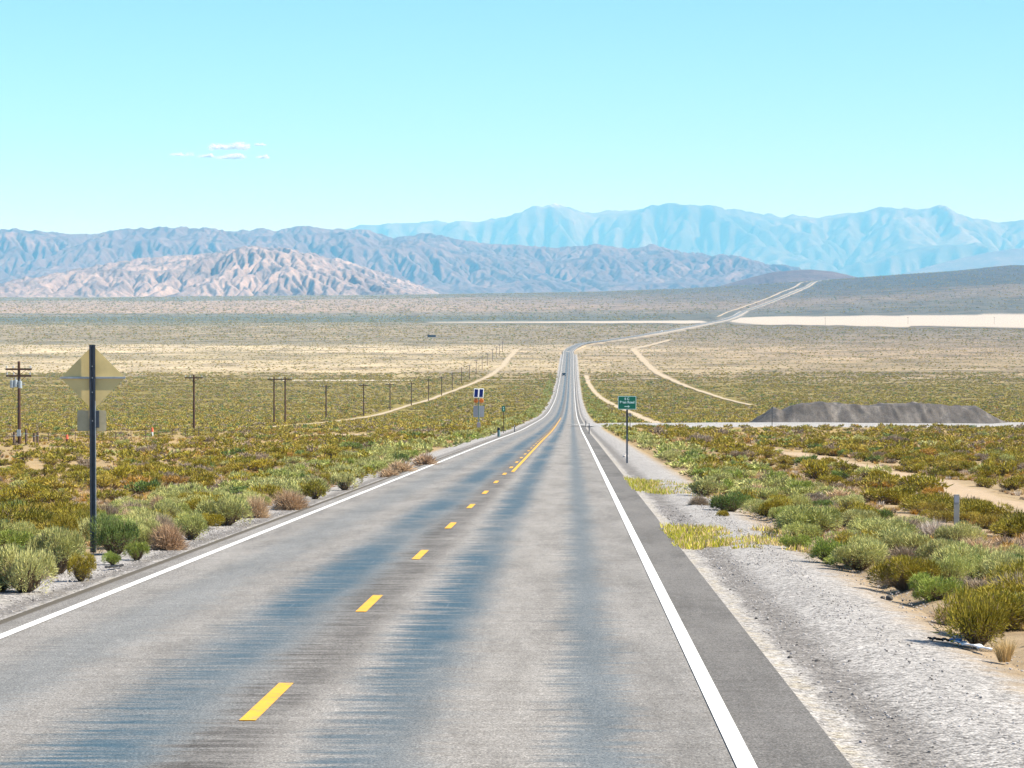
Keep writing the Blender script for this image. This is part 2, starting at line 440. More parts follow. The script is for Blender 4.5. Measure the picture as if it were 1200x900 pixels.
# ------------------------------------------------------------------ the ground sheet
def build_ground():
    rows = [-90.]
    while rows[-1] < 59000: rows.append(rows[-1] + max(1.2, .0115 * rows[-1]))
    us = [0.]
    while us[-1] < 19000: us.append(us[-1] + (.55 if us[-1] < 16 else max(.55, .05 * us[-1] - .25)))
    us = np.array([-q for q in us[:0:-1]] + us); rows = np.array(rows)
    U, Y = np.meshgrid(us, rows); X = xc(np.minimum(Y, 9000)) + U
    zz = Z(X, Y)
    v = np.stack([X, Y, zz], -1).reshape(-1, 3)
    nr, nc = U.shape
    i = (np.arange(nr - 1)[:, None] * nc + np.arange(nc - 1)[None, :]).ravel()
    f = np.stack([i, i + 1, i + nc + 1, i + nc], -1)
    g = mesh_obj('ground', v, f, M_SOIL, None, True)
    tag(g, 'tan desert plain of soil and sparse scrub stretching to the mountains', None, None, 'structure')
build_ground()

def resample(pts, step):
    p = np.array(pts, float); d = np.r_[0, np.cumsum(np.hypot(*np.diff(p, axis=0).T))]
    n = max(2, int(d[-1] / step) + 1); s = np.linspace(0, d[-1], n)
    # smooth with cumulative catmull feel: linear then moving average
    q = np.stack([np.interp(s, d, p[:, k]) for k in (0, 1)], -1)
    for _ in range(6):
        q[1:-1] = q[1:-1] * .5 + (q[:-2] + q[2:]) * .25
    return q
TRACKS = []      # (points, half width) for keeping scrub off
def strip(name, pts, half, mat, lift=.05, step=4., cols=(-1, -.6, -.2, .2, .6, 1), jag=.15, label=None, widths=None, bank=0.):
    q = resample(pts, step); t = np.gradient(q, axis=0); t /= np.linalg.norm(t, axis=1)[:, None]
    nrm = np.stack([t[:, 1], -t[:, 0]], -1)
    hw = np.full(len(q), half) if widths is None else np.interp(np.linspace(0, 1, len(q)), np.linspace(0, 1, len(widths)), widths)
    V = []; E = []
    for j, cc in enumerate(cols):
        w_ = hw * (1 + jag * (vnoise(np.arange(len(q)) * .37, np.full(len(q), j * .01 + (5 if cc > 0 else 9)), 4) - .5) * 2)
        xy = q + nrm * (cc * w_)[:, None]
        V.append(np.c_[xy, Z(xy[:, 0], xy[:, 1], False) + lift + bank * min(1., 2.2 * (1 - abs(cc))) * sstep(2120, 2330, xy[:, 1]) * (1 - sstep(5000, 5600, xy[:, 1]))]); E.append(np.full(len(q), 1 - abs(cc)))
    nc = len(cols); V = np.stack(V, 1).reshape(-1, 3); E = np.stack(E, 1).ravel()
    i = (np.arange(len(q) - 1)[:, None] * nc + np.arange(nc - 1)[None, :]).ravel()
    o = mesh_obj(name, V, np.stack([i, i + 1, i + nc + 1, i + nc], -1), mat, None, True)
    a = o.data.attributes.new('edge', 'FLOAT', 'POINT'); a.data.foreach_set('value', E.astype(np.float32))
    tag(o, label, None, None, 'structure')
    TRACKS.append((q, float(hw.max())))
    return o
def P(px, py): v = ground_at(px, py); return (v.x, v.y)

# ------------------------------------------------------------------ the road
def rows_for_road():
    r = [-60.]
    while r[-1] < 2120: r.append(r[-1] + max(1.5, .012 * r[-1]))
    return r
straight = [(float(xc(y)), y) for y in rows_for_road()]
bend = [(xc(2120) + .5, 2150), (41.8, 2190), (44, 2240), (50, 2330), (59.5, 2470), (75, 2560), (115, 2816), (169, 3210), (246, 3821), (326, 4458), (430, 5400), (560, 6250), (700, 7150), (975, 9040), (1010, 9250)]
far = resample(bend, 12.)
PATH = np.vstack([np.array(straight), far])
_s = np.r_[0, np.cumsum(np.hypot(*np.diff(PATH, axis=0).T))]
_t = np.gradient(PATH, axis=0); _t /= np.linalg.norm(_t, axis=1)[:, None]
_n = np.stack([_t[:, 1], -_t[:, 0]], -1)
def road_strip(name, u0, u1, s0, s1, mat, lift, parent=None, nu=2, farlift=.45):
    k = np.nonzero((_s >= s0) & (_s <= s1))[0]
    ss = np.r_[s0, _s[k], s1]; ss = ss[np.r_[True, np.diff(ss) > 1e-3]]
    px = np.interp(ss, _s, PATH[:, 0]); py = np.interp(ss, _s, PATH[:, 1])
    nx = np.interp(ss, _s, _n[:, 0]); ny = np.interp(ss, _s, _n[:, 1])
    us = np.linspace(u0, u1, nu)
    zc = Z(px, py, False) + lift + farlift * sstep(2050, 2400, py) + 1.6 * sstep(2120, 2330, py) * (1 - sstep(5000, 5600, py))
    V = np.stack([np.stack([px + nx * u, py + ny * u, zc - .0 * u], -1) for u in us], 1)
    UV = np.stack([np.stack([np.full(len(ss), u), ss], -1) for u in us], 1).reshape(-1, 2)
    i = (np.arange(len(ss) - 1)[:, None] * nu + np.arange(nu - 1)[None, :]).ravel()
    f = np.stack([i, i + 1, i + nu + 1, i + nu], -1)
    o = mesh_obj(name, V.reshape(-1, 3), f, mat, parent, True)
    uvl = o.data.uv_layers.new(name='UVMap')
    li = np.empty(len(o.data.loops), dtype=np.int32); o.data.loops.foreach_get('vertex_index', li)
    uvl.data.foreach_set('uv', UV[li].astype(np.float32).ravel())
    return o
def s_at(d): return float(np.interp(d, PATH[:, 1], _s))
SEND = _s[-1]
road = road_strip('road', -4.12, 4.36, 0, SEND, M_ASPH, 0., None, 7)
tag(road, 'worn grey two lane highway running straight down into the valley', None, None, 'structure')
for a, b, nm in ((-3.70, -3.57, 'edge_line'), (3.57, 3.71, 'edge_line')):
    road_strip(nm, a, b, 0, s_at(5200), M_WHITE, .008, road, 2, .5)
k = -3
while True:
    d0 = 22.6 + 12.2 * k
    if d0 > 420: break
    road_strip('centre_dash', -.14, -.01, s_at(d0), s_at(d0 + 3.1), M_YELLOW, .008, road); k += 1
ln = road_strip('solid_centre_line', .09, .22, s_at(113), s_at(620), M_YELLOW, .008, road)
# gravel shoulders
def shoulder(side):
    ys = np.array(rows_for_road()); ys = np.unique(np.r_[ys, np.arange(10, 160, .8)])
    inner = 4.34 if side > 0 else 4.10
    offs = np.array([-.04, .1, .3, .7, 1.2, 1.7, 2.1, 2.6, 3.0]) if side > 0 else np.array([-.04, .1, .3, .6, .9, 1.2, 1.5, 1.9, 2.3])
    scale = 1. if side > 0 else .75
    V = []; E = []
    for o_ in offs:
        u = side * (inner + o_); x = xc(ys) + u
        drop = np.interp(o_, [-.04, .1, .5, 1.5, 2.2, 3], [-.012, -.045, -.06, -.05, -.04, -.2 if side > 0 else -.12])
        zz = Z(x, ys, False)
        zz = zz + drop + (.075 * math.exp(-((o_ - 1.35) / .42) ** 2) if side > 0 else 0) + .03 * (fbm(x * .9, ys * .5, 21, 3) - .5) * sstep(.1, .8, o_)
        V.append(np.stack([x, ys, zz], -1)); E.append(np.full(len(ys), o_ / scale))
    nc = len(offs); V = np.stack(V, 1).reshape(-1, 3); E = np.stack(E, 1).ravel()
    i = (np.arange(len(ys) - 1)[:, None] * nc + np.arange(nc - 1)[None, :]).ravel()
    f = np.stack([i, i + 1, i + nc + 1, i + nc], -1)
    if side < 0: f = f[:, ::-1]
    g = mesh_obj('gravel_shoulder', V, f, M_GRAVEL, None, True)
    a = g.data.attributes.new('edge', 'FLOAT', 'POINT'); a.data.foreach_set('value', E.astype(np.float32))
    tag(g, 'pale grey gravel shoulder on the %s side of the highway' % ('right' if side > 0 else 'left'), None, None, 'structure')
shoulder(1); shoulder(-1)

# side road on a low bank, crossing to the right
def side_road():
    a = np.array([(xc(408) + 4.2, 408.), (xc(410) + 9, 410.), (30, 418.), (60, 428.), (130, 440.)])
    q = resample(a, 3.); t = np.gradient(q, axis=0); t /= np.linalg.norm(t, axis=1)[:, None]
    n = np.stack([t[:, 1], -t[:, 0]], -1)
    V = []
    prof = [(7.0, -.25), (4.6, .42), (0, .5), (-4.6, .42), (-7., -.1)]
    grow = sstep(0, 12, np.arange(len(q)) * 3.)
    for off, h in prof:
        xy = q + n * off
        V.append(np.c_[xy, Z(q[:, 0], q[:, 1], False) + h * (.25 + .75 * grow) + .04])
    nc = len(prof); V = np.stack(V, 1).reshape(-1, 3)
    i = (np.arange(len(q) - 1)[:, None] * nc + np.arange(nc - 1)[None, :]).ravel()
    o = mesh_obj('side_road', V, np.stack([i, i + nc, i + nc + 1, i + 1], -1), M_SIDE, None, True)
    tag(o, 'pale gravel side road leaving the highway to the right in front of the gravel pile', None, None, 'structure')
    TRACKS.append((q, 7.))
side_road()
strip('dirt_track', [(xc(y) + 14.6, y) for y in (40, 60, 80, 100, 130, 160, 200, 240)], 1.15, M_TRACKN, .03, 2., label='tan dirt track running parallel to the highway through scrub on its right', jag=.3)
strip('dirt_track', [P(300, 502), P(370, 497), P(430, 489), P(480, 475), P(520, 462), P(550, 451), P(575, 440), P(588, 430), P(597, 419), P(606, 409)], 4., M_TRACK, .12, 8., label='pale dirt track running beside the line of power poles', widths=[1.1, 1.2, 1.4, 1.6, 2.0, 2.5, 3.0], jag=.3)
strip('dirt_track', [P(687, 440), P(690, 450), P(700, 463), P(718, 474), P(745, 486), P(775, 499)], 1.5, M_TRACK, .12, 6., label='pale winding dirt track just right of the highway behind the green sign', jag=.35)
strip('dirt_track', [P(742, 409), P(750, 418), P(768, 436), P(800, 451), P(835, 463), P(885, 476)], 6., M_TRACK, .2, 10., label='pale dirt track curving across the right plain toward the gravel pile', jag=.35, widths=[3.2, 3., 2.7, 2.2, 1.5, 1.0])
strip('dirt_track', [P(560, 445.5), P(600, 445), P(640, 444.2)], 5., M_TRACK, .2, 8., label='thin pale cross track between the pole track and the highway', jag=.4)
strip('dirt_track', [P(690, 445.5), P(730, 445), P(775, 444)], 5., M_TRACK, .2, 8., label='short pale cross track leaving the highway to the right', jag=.4)
strip('dirt_track', [P(742, 409), P(765, 404), P(785, 398.5)], 3.6, M_TRACK, .25, 12., label='pale spur track below the bend of the highway', jag=.4)
strip('dirt_track', [P(838, 372), P(852, 366), P(876, 358), P(900, 349.5), P(925, 339), (930, 9000)], 4., M_TRACK, .3, 25., label='thin pale track climbing the far slope left of the highway', jag=.4, widths=[3, 4, 5, 5, 6])
strip('dirt_track', [(400, 5150), (430, 5400), (560, 6250), (700, 7150), (975, 9040)], 30., M_TRACK, .28, 25., label='bare pinkish verge beside the highway climbing the far slope', jag=.25, widths=[8, 11, 14, 11, 8])
strip('dirt_track', [tuple(q) for q in bend[1:11]], 12., M_VERGE, .15, 12., label='pale gravel bank carrying the bend of the highway over the valley floor', jag=.12, bank=1.7, widths=[4.6, 5.5, 8, 12, 12, 12, 12, 12, 12, 12, 12, 12])
strip('dirt_track', [P(330, 512), P(420, 509), P(480, 508), P(545, 505.5)], 2.5, M_TRACKN, .06, 4., label='faint tan turnout track near the solar powered beacon', jag=.5)
# dry lake
def sheet(name, outline_top, outline_bot, mat, lift, label, n=60):
    xs = np.linspace(0, 1, n)
    a = np.array(outline_top, float); b = np.array(outline_bot, float)
    A = np.stack([np.interp(xs, np.linspace(0, 1, len(a)), a[:, k]) for k in (0, 1)], -1)
    B = np.stack([np.interp(xs, np.linspace(0, 1, len(b)), b[:, k]) for k in (0, 1)], -1)
    A[:, 1] += (fbm(xs * 30, xs * 0, 31, 4) - .5) * .12 * np.abs(A[:, 1] - B[:, 1]); B[:, 1] += (fbm(xs * 34, xs * 0, 33, 4) - .5) * .3 * np.abs(A[:, 1] - B[:, 1])
    rows = [0, .12, .3, .5, .7, .88, 1]; V = []; E = []
    for r in rows:
        q = A * (1 - r) + B * r
        V.append(np.c_[q, Z(q[:, 0], q[:, 1], False) + lift]); E.append(np.full(n, 1 - abs(2 * r - 1)) * np.minimum(1, np.minimum(xs, 1 - xs) * 12))
    nc = len(rows); V = np.stack(V, 1).reshape(-1, 3); E = np.stack(E, 1).ravel()
    i = (np.arange(n - 1)[:, None] * nc + np.arange(nc - 1)[None, :]).ravel()
    o = mesh_obj(name, V, np.stack([i, i + nc, i + nc + 1, i + 1], -1), mat, None, True)
    e = o.data.attributes.new('edge', 'FLOAT', 'POINT'); e.data.foreach_set('value', np.clip(E * 2.2, 0, 1).astype(np.float32))
    tag(o, label, None, None, 'structure')
sheet('dry_lake_bed', [(330, 4950), (700, 5100), (1200, 5150), (1900, 5150)], [(300, 3950), (500, 3650), (800, 3450), (1300, 3350)], M_PLAYA, .35, 'white dry lake bed right of the highway on the valley floor')
sheet('dry_lake_bed', [(-130, 4300), (50, 4360), (190, 4440), (305, 4520)], [(-130, 4200), (0, 4160), (120, 4110), (275, 4050)], M_PLAYA, .35, 'thin white tongue of dry lake bed left of the highway')
sheet('salt_flat', [(-118, 1480), (-80, 1484), (-46, 1478)], [(-118, 1455), (-80, 1452), (-46, 1460)], M_SALT, .15, 'streak of pale salt crust on the plain behind the power poles', 50)

# ------------------------------------------------------------------ mountains
def mountains(name, y0, front, back, prof, mat, nx, ny, lam, seed, base, label, rough=.5, jag=0.):
    pr = np.array(prof, float)
    X0 = (pr[:, 0] - 600) / F * y0; H0 = -(pr[:, 1] - HY) / F * y0
    xs = np.linspace(X0[0], X0[-1], nx)
    vs = np.r_[np.linspace(-1, 0, ny), np.linspace(0, 1, ny // 3)[1:]]
    X, Vv = np.meshgrid(xs, vs)
    Y = y0 + np.where(Vv < 0, Vv * front, Vv * back)
    wx = X + (fbm(X / lam / 1.3, Y / lam / 1.3, seed + 50, 3) - .5) * lam * 1.1
    wy = Y + (fbm(X / lam / 1.3, Y / lam / 1.3, seed + 60, 3) - .5) * lam * 1.1
    Hr = np.interp(xs, X0, H0)
    k = max(1, nx // 160)
    Hr = np.convolve(np.pad(Hr, k, mode='edge'), np.ones(2 * k + 1) / (2 * k + 1), 'valid')
    hh = np.clip(Hr - base, 0, None)
    e = np.clip(1 - np.abs(Vv), 0, 1)
    e = np.where(Vv < 0, e ** 1.45, e ** 1.2)
    rg = ridged(wx / lam, wy / (lam * 1.5), seed, 7)
    rs = ridged(wx / (lam * .31), wy / (lam * .5), seed + 9, 6)
    amp = hh.mean() * .35 + hh * .65
    prof_noise = (ridged(wx / (lam * .42), Y * 0, seed + 5, 4) - .45)
    h = hh * e + amp * rough * (rg - .45) * (4 * e * (1 - e)) * 1.0 + amp * .34 * (rs - .4) * np.minimum(1, 5 * e) * (1 - .97 * e)
    rt = ridged(wx / (lam * .105), wy / (lam * .19), seed + 19, 4)
    h = h + amp * .10 * (rt - .4) * np.minimum(1, 5 * e) * (1 - .95 * e)
    h = h + jag * hh * prof_noise * e ** 3
    zz = CZ + base + np.minimum(h, hh * 1.03) - 6 * (e <= 0)
    zz = np.where(e < .03, CZ + base - 12, zz)
    v = np.stack([X, Y, zz], -1).reshape(-1, 3); nr, nc = X.shape
    i = (np.arange(nr - 1)[:, None] * nc + np.arange(nc - 1)[None, :]).ravel()
    o = mesh_obj(name, v, np.stack([i, i + 1, i + nc + 1, i + nc], -1), mat, None, False)
    tag(o, label, None, None, 'structure')
def erode(U, dx, dy, seed, steps=22, m=.46, k=1.):
    """stream-power erosion of an uplifted grid: water is routed downhill and valleys are cut, leaving branching spurs"""
    ny, nx = U.shape; n = nx * ny
    jj, ii = np.meshgrid(np.arange(nx), np.arange(ny))
    h = U * .25 + fbm(jj / 9., ii / 9., seed, 4) * U.max() * .06 + RNG.random(U.shape) * U.max() * .004
    fixed = np.zeros(U.shape, bool); fixed[0] = fixed[-1] = True; fixed |= U <= 1e-6
    h[fixed] = 0
    offs = [(a, b, math.hypot(a * dy, b * dx)) for a in (-1, 0, 1) for b in (-1, 0, 1) if a or b]
    idx = np.arange(n).reshape(ny, nx)
    cell = dx * dy; Ud = U / steps * 2.2
    for s in range(steps):
        best = np.zeros(U.shape); rec = idx.copy(); dist = np.ones(U.shape)
        hp = np.pad(h, 1, constant_values=1e9); ip = np.pad(idx, 1, constant_values=0)
        for a, b, d in offs:
            sl = (h - hp[1 + a:1 + a + ny, 1 + b:1 + b + nx]) / d
            q = sl > best
            best = np.where(q, sl, best); rec = np.where(q, ip[1 + a:1 + a + ny, 1 + b:1 + b + nx], rec); dist = np.where(q, d, dist)
        rec[fixed] = idx[fixed]
        order = np.argsort(h.ravel(), kind='stable').tolist(); r = rec.ravel().tolist()
        A = [cell] * n
        for c in reversed(order):
            q = r[c]
            if q != c: A[q] += A[c]
        Fk = (k * np.array(A).reshape(ny, nx) ** m / dist / steps * 2.2)
        hn = (h + Ud).ravel(); hn[fixed.ravel()] = 0
        hl = hn.tolist(); fl = Fk.ravel().tolist()
        for c in order:
            q = r[c]
            if q != c: hl[c] = (hl[c] + fl[c] * hl[q]) / (1 + fl[c])
        h = np.array(hl).reshape(ny, nx)
        hp = np.pad(h, 1, mode='edge')
        h = np.where(fixed, 0, h * .97 + .0075 * (hp[:-2, 1:-1] + hp[2:, 1:-1] + hp[1:-1, :-2] + hp[1:-1, 2:]))
    return h
def eroded_range(name, y0, front, back, prof, mat, gx, gy, up, seed, base, label, k, lobes, detail, follow=.02):
    pr = np.array(prof, float)
    X0 = (pr[:, 0] - 600) / F * y0; H0 = -(pr[:, 1] - HY) / F * y0
    xs = np.linspace(X0[0], X0[-1], gx); ys = np.linspace(y0 - front, y0 + back, gy)
    Hr = np.clip(np.interp(xs, X0, H0) - base, 0, None) * .975
    X, Y = np.meshgrid(xs, ys)
    v = (Y - y0 + (fbm(X / lobes, Y / lobes, seed + 3, 3) - .5) * front * .9) / np.where(Y < y0, front, back)
    e = np.clip(1.06 - np.abs(v), 0, 1)
    U = Hr[None, :] / Hr.max() * np.minimum(1, e * 1.7) * (.55 + .9 * fbm(X / lobes * 1.7, Y / lobes * 1.7, seed + 7, 3))
    U = np.where(e <= 0, 0, U)
    h = erode(U, xs[1] - xs[0], ys[1] - ys[0], seed, k=k)
    # scale so the skyline lies where it should
    sk = h.max(0); w = max(2, int(gx * follow)); ker = np.ones(2 * w + 1) / (2 * w + 1)
    sm = lambda a: np.convolve(np.pad(a, w, mode='edge'), ker, 'valid')
    h = h * (Hr / np.maximum(sm(sk), sk.max() * .05))[None, :]
    h = np.minimum(h, Hr[None, :] * 1.03 + 4)
    # finer mesh with small scale roughness
    fx = np.linspace(0, gx - 1, gx * up - up + 1); fy = np.linspace(0, gy - 1, gy * up - up + 1)
    def cub(a, t, ax):
        i = np.clip(t.astype(int), 0, a.shape[ax] - 2); f = t - i; n_ = a.shape[ax]
        g = lambda k_: np.take(a, np.clip(i + k_, 0, n_ - 1), axis=ax)
        f = f[:, None] if ax == 0 else f[None, :]
        p0, p1_, p2_, p3_ = g(-1), g(0), g(1), g(2)
        return p1_ + .5 * f * (p2_ - p0 + f * (2 * p0 - 5 * p1_ + 4 * p2_ - p3_ + f * (3 * (p1_ - p2_) + p3_ - p0)))
    hf = cub(cub(h, fy, 0), fx, 1)
    xf = np.interp(fx, np.arange(gx), xs); yf = np.interp(fy, np.arange(gy), ys)
    XF, YF = np.meshgrid(xf, yf)
    sc = (xs[1] - xs[0]) * 3.2
    hf = hf + detail * (ridged(XF / sc, YF / sc, seed + 31, 4) - .45) * np.clip(hf / (Hr.max() * .25), 0, 1)
    zz = CZ + base + hf - np.where(hf <= .5, 14, 0)
    V = np.stack([XF, YF, zz], -1).reshape(-1, 3); nr, nc = XF.shape
    i = (np.arange(nr - 1)[:, None] * nc + np.arange(nc - 1)[None, :]).ravel()
    o = mesh_obj(name, V, np.stack([i, i + 1, i + nc + 1, i + nc], -1), mat, None, False)
    tag(o, label, None, None, 'structure')
M_MASSIF = mtn_mat('pink_rock', [(.34, (.13, .10, .097)), (.45, (.18, .138, .128)), (.53, (.25, .19, .167)), (.62, (.32, .245, .21)), (.75, (.40, .315, .27))], .0030)
M_RANGE = mtn_mat('brown_rock', [(.34, (.078, .052, .058)), (.50, (.11, .076, .078)), (.60, (.15, .105, .10)), (.72, (.23, .165, .145))], .0030)
M_FAR = mtn_mat('far_rock', [(.34, (.045, .042, .042)), (.5, (.09, .08, .075)), (.66, (.17, .15, .135))], .0006, (CZ + 1125, CZ + 1330, 700))
M_HILL = mtn_mat('purple_rock', [(.3, (.085, .06, .06)), (.7, (.15, .11, .10))], .004)
eroded_range('far_mountain_range', 41000, 6500, 2600, [(-400, 300), (100, 285), (330, 284), (440, 266), (500, 257), (560, 258), (600, 250), (625, 243), (660, 240.5), (690, 247), (740, 243), (780, 241), (840, 246), (900, 249), (960, 252), (1010, 244), (1035, 246), (1060, 248), (1075, 244), (1110, 256), (1150, 261), (1200, 257), (1300, 255), (1500, 262), (1900, 290)], M_FAR, 460, 150, 2, 101, -60, 'pale blue snow flecked mountain range on the far horizon', 3.2, 5200., 22., .007)
mountains('mountain_range', 31000, 3000, 1500, [(1000, 338), (1060, 320), (1110, 306), (1150, 297), (1180, 292), (1215, 289), (1300, 283), (1500, 300), (1700, 335)], M_RANGE, 160, 50, 1700, 222, -60, 'hazy blue foothill at the right end of the far range', .4)
eroded_range('mountain_range', 21000, 4300, 2200, [(-500, 275), (-200, 272), (0, 272), (40, 269), (100, 274), (130, 271.5), (160, 267.5), (200, 270), (250, 267), (300, 264), (320, 267), (355, 261.5), (385, 265), (430, 266), (455, 274), (500, 269), (540, 277), (600, 284), (650, 288), (700, 284), (740, 289), (770, 285), (800, 291), (850, 297), (880, 305), (910, 313), (940, 322), (990, 338)], M_RANGE, 600, 240, 2, 131, -34, 'blue brown rugged mountain range across the left and middle', 2.8, 2300., 14., .012)
eroded_range('mountain_range', 13500, 2300, 1300, [(-260, 350), (-60, 349), (0, 346), (40, 334), (90, 318), (150, 307), (200, 301), (260, 297), (310, 289), (345, 291), (390, 301), (440, 317), (490, 334), (525, 349)], M_MASSIF, 380, 230, 2, 171, -36, 'sunlit pale pink rocky massif in front of the left range', 2.4, 900., 9.)
mountains('hill', 11200, 700, 600, [(840, 336), (880, 325), (905, 319), (930, 316.5), (950, 316), (975, 318), (1005, 325), (1050, 338)], M_HILL, 120, 36, 420, 191, -20, 'low dark purple hill behind the end of the climbing road', .35)

# ------------------------------------------------------------------ haze and clouds
def haze():
    t = NT('valley_haze'); v = t.node('ShaderNodeVolumePrincipled')
    v.inputs['Color'].default_value = (.175, .575, 1.0, 1); v.inputs['Density'].default_value = 4.7e-5
    v.inputs['Anisotropy'].default_value = -0.1
    v.inputs['Absorption Color'].default_value = (1, 1, 1, 1)
    t.n.links.new(v.outputs[0], t.out.inputs['Volume'])
    b = MB(); z0, z1 = CZ - 78, CZ + 1250
    b.box((0, 29600, (z0 + z1) / 2), (45000, 60400, z1 - z0))
    o = b.build('haze', t.m); tag(o, 'thin blue desert haze filling the valley', None, None, 'stuff')
haze()
def cloud_mat():
    t = NT('cloud_white'); p = t.obj()
    df = t.node('ShaderNodeBsdfDiffuse'); df.inputs[0].default_value = (.95, .95, .95, 1)
    tr = t.node('ShaderNodeBsdfTranslucent'); tr.inputs[0].default_value = (.95, .95, .95, 1)
    tp = t.node('ShaderNodeBsdfTransparent'); m1 = t.node('ShaderNodeMixShader'); m2 = t.node('ShaderNodeMixShader'); m1.inputs[0].default_value = .5
    n = t.noise(p, .011, 6, .75)
    t.put(m2.inputs[0], t.math('MULTIPLY_ADD', t.smooth(.38, .62, n), .27, .0))
    L = t.n.links.new
    L(df.outputs[0], m1.inputs[1]); L(tr.outputs[0], m1.inputs[2]); L(tp.outputs[0], m2.inputs[1]); L(m1.outputs[0], m2.inputs[2]); L(m2.outputs[0], t.out.inputs[0])
    return t.m
M_CLOUD = cloud_mat()
def cloud(px, py, wpx, hpx, label, seed):
    y = 62000. + (seed * 1733.) % 9000; k = y / F
    rg = np.random.default_rng(int(seed * 10)); V = []; Fc = []; b = 0
    bm = bmesh.new(); bmesh.ops.create_icosphere(bm, subdivisions=2, radius=1)
    sv = np.array([q.co[:] for q in bm.verts]); sf = np.array([[q.index for q in f.verts] for f in bm.faces]); bm.free()
    W, H = wpx * k / 2, hpx * k / 2 * .8
    lumps = [(rg.uniform(-.75, .75), rg.uniform(.35, 1.), rg.uniform(.18, .45)) for _ in range(5)]
    for j in range(int(80 + wpx * 8)):
        q = lumps[rg.integers(0, 5)]
        t = -.85 + 1.7 * ((j * .618) % 1) if j % 3 == 0 else np.clip(q[0] + rg.normal() * q[2], -1, 1); hh = q[1] * math.exp(-((t - q[0]) / (q[2] * 1.6)) ** 2) + .18
        r = H * rg.uniform(.14, .42) * (.5 + .5 * hh)
        c = np.array([t * W, rg.uniform(-.5, .5) * W, -.75 * H + rg.random() ** 1.3 * 1.5 * H * hh])
        n = 1 + (fbm(sv[:, 0] * 2 + j, sv[:, 2] * 2 + sv[:, 1] * 1.7, j, 3) - .5) * 1.1
        V.append(sv * n[:, None] * np.array([r * rg.uniform(1.3, 2.6), r * 1.3, r * .8]) + c); Fc.append(sf + b); b += len(sv)
    o = mesh_obj('cloud', np.vstack(V), np.vstack(Fc), M_CLOUD, None, True, ((px - 600) * k, y, CZ - (py - HY) * k))
    tag(o, label, 'cloud', 'small white clouds low in the sky')
for q in ((269, 171, 44, 13, 'largest flat white cloud, topmost of the small cluster', 1.3), (270, 183.5, 36, 9, 'flat white cloud strip just under the largest cloud', 4.1),
          (243, 182.5, 20, 7, 'small white cloud between the two flat strips of cloud', 7.7), (214, 181, 26, 6, 'thin white cloud wisp at the left end of the cluster', 2.9),
          (307, 169, 14, 6, 'tiny faint cloud puff at the upper right of the cluster', 9.2), (309, 184, 16, 6, 'tiny faint cloud puff at the lower right of the cluster', 5.5)):
    cloud(*q)
# ------------------------------------------------------------------ plants
def leaf_mat(name, cols, trans=.10, stem=(.22, .16, .10), rand=True):
    t = NT(name); tone = t.attr('tone'); woody = t.attr('woody')
    r = t.rand() if rand else .5
    n = len(cols)
    c = t.ramp(r, [(i / max(1, n - 1), q) for i, q in enumerate(cols)]) if n > 1 else cols[0]
    k = t.ramp(tone, [(0, .6), (.5, 1.), (1, 1.4)])
    c = t.mix(1., c, k, 'MULTIPLY')
    c = t.mix(woody, c, t.mix(1., stem, k, 'MULTIPLY'))
    p = t.node('ShaderNodeBsdfPrincipled'); t.put(p.inputs['Base Color'], c); p.inputs['Roughness'].default_value = .75
    p.inputs['Specular IOR Level'].default_value = .2
    tr = t.node('ShaderNodeBsdfTranslucent'); t.put(tr.inputs[0], c)
    mx = t.node('ShaderNodeMixShader'); mx.inputs[0].default_value = trans
    t.n.links.new(p.outputs[0], mx.inputs[1]); t.n.links.new(tr.outputs[0], mx.inputs[2]); t.n.links.new(mx.outputs[0], t.out.inputs[0])
    return t.m
MG = {
 'pale': leaf_mat('pale_green_leaves', [(.39, .395, .13), (.46, .445, .18), (.40, .425, .13)]),
 'bright': leaf_mat('bright_green_leaves', [(.25, .315, .06), (.31, .35, .075)]),
 'deep': leaf_mat('deep_green_leaves', [(.14, .20, .05), (.19, .245, .07)]),
 'olive': leaf_mat('olive_leaves', [(.275, .23, .026), (.335, .27, .032), (.22, .20, .03), (.365, .285, .035)], .1),
 'yellow': leaf_mat('yellow_olive_leaves', [(.40, .30, .05), (.34, .27, .05)], .1),
 'rust': leaf_mat('rust_leaves', [(.45, .26, .05), (.42, .25, .065)], .2),
 'greybrown': leaf_mat('grey_brown_twigs', [(.33, .26, .18), (.28, .215, .15), (.37, .295, .21)], .1),
 'tan': leaf_mat('dry_tan_twigs', [(.52, .37, .225), (.46, .31, .19), (.57, .42, .26)], .15),
 'white': leaf_mat('bleached_grey_twigs', [(.60, .52, .43), (.54, .46, .39)], .1),
 'straw': leaf_mat('straw_blades', [(.60, .44, .21), (.52, .36, .16), (.64, .49, .26)], .25),
 'weed': leaf_mat('weed_blades', [(.44, .43, .04), (.52, .48, .06)], .35),
 'stem': leaf_mat('woody_stems', [(.28, .19, .11), (.22, .15, .09)], 0.),
}
def blades(P0, D, L, Wd, curve=.25, tone=None, woody=None):
    """thin tapering two-segment leaves from roots P0 along D"""
    n = len(P0); side = np.cross(D, RNG.normal(size=(n, 3))); side /= np.linalg.norm(side, axis=1)[:, None] + 1e-9
    up = np.array([0, 0, 1.]); L = L[:, None]; Wd = Wd[:, None]
    bend = RNG.normal(size=(n, 3)) * .35 + up * curve
    mid = P0 + D * L * .55; tip = P0 + D * L + bend * L * .3
    v = np.stack([P0 - side * Wd * .45, P0 + side * Wd * .45, mid + side * Wd * .5, mid - side * Wd * .5, tip], 1)
    b = np.arange(n)[:, None] * 5
    quads = np.c_[b, b + 1, b + 2, b + 3]; tris = np.c_[b + 3, b + 2, b + 4]
    return v.reshape(-1, 3), quads, tris, np.repeat(tone if tone is not None else RNG.random(n), 5), np.repeat(woody if woody is not None else np.zeros(n), 5)
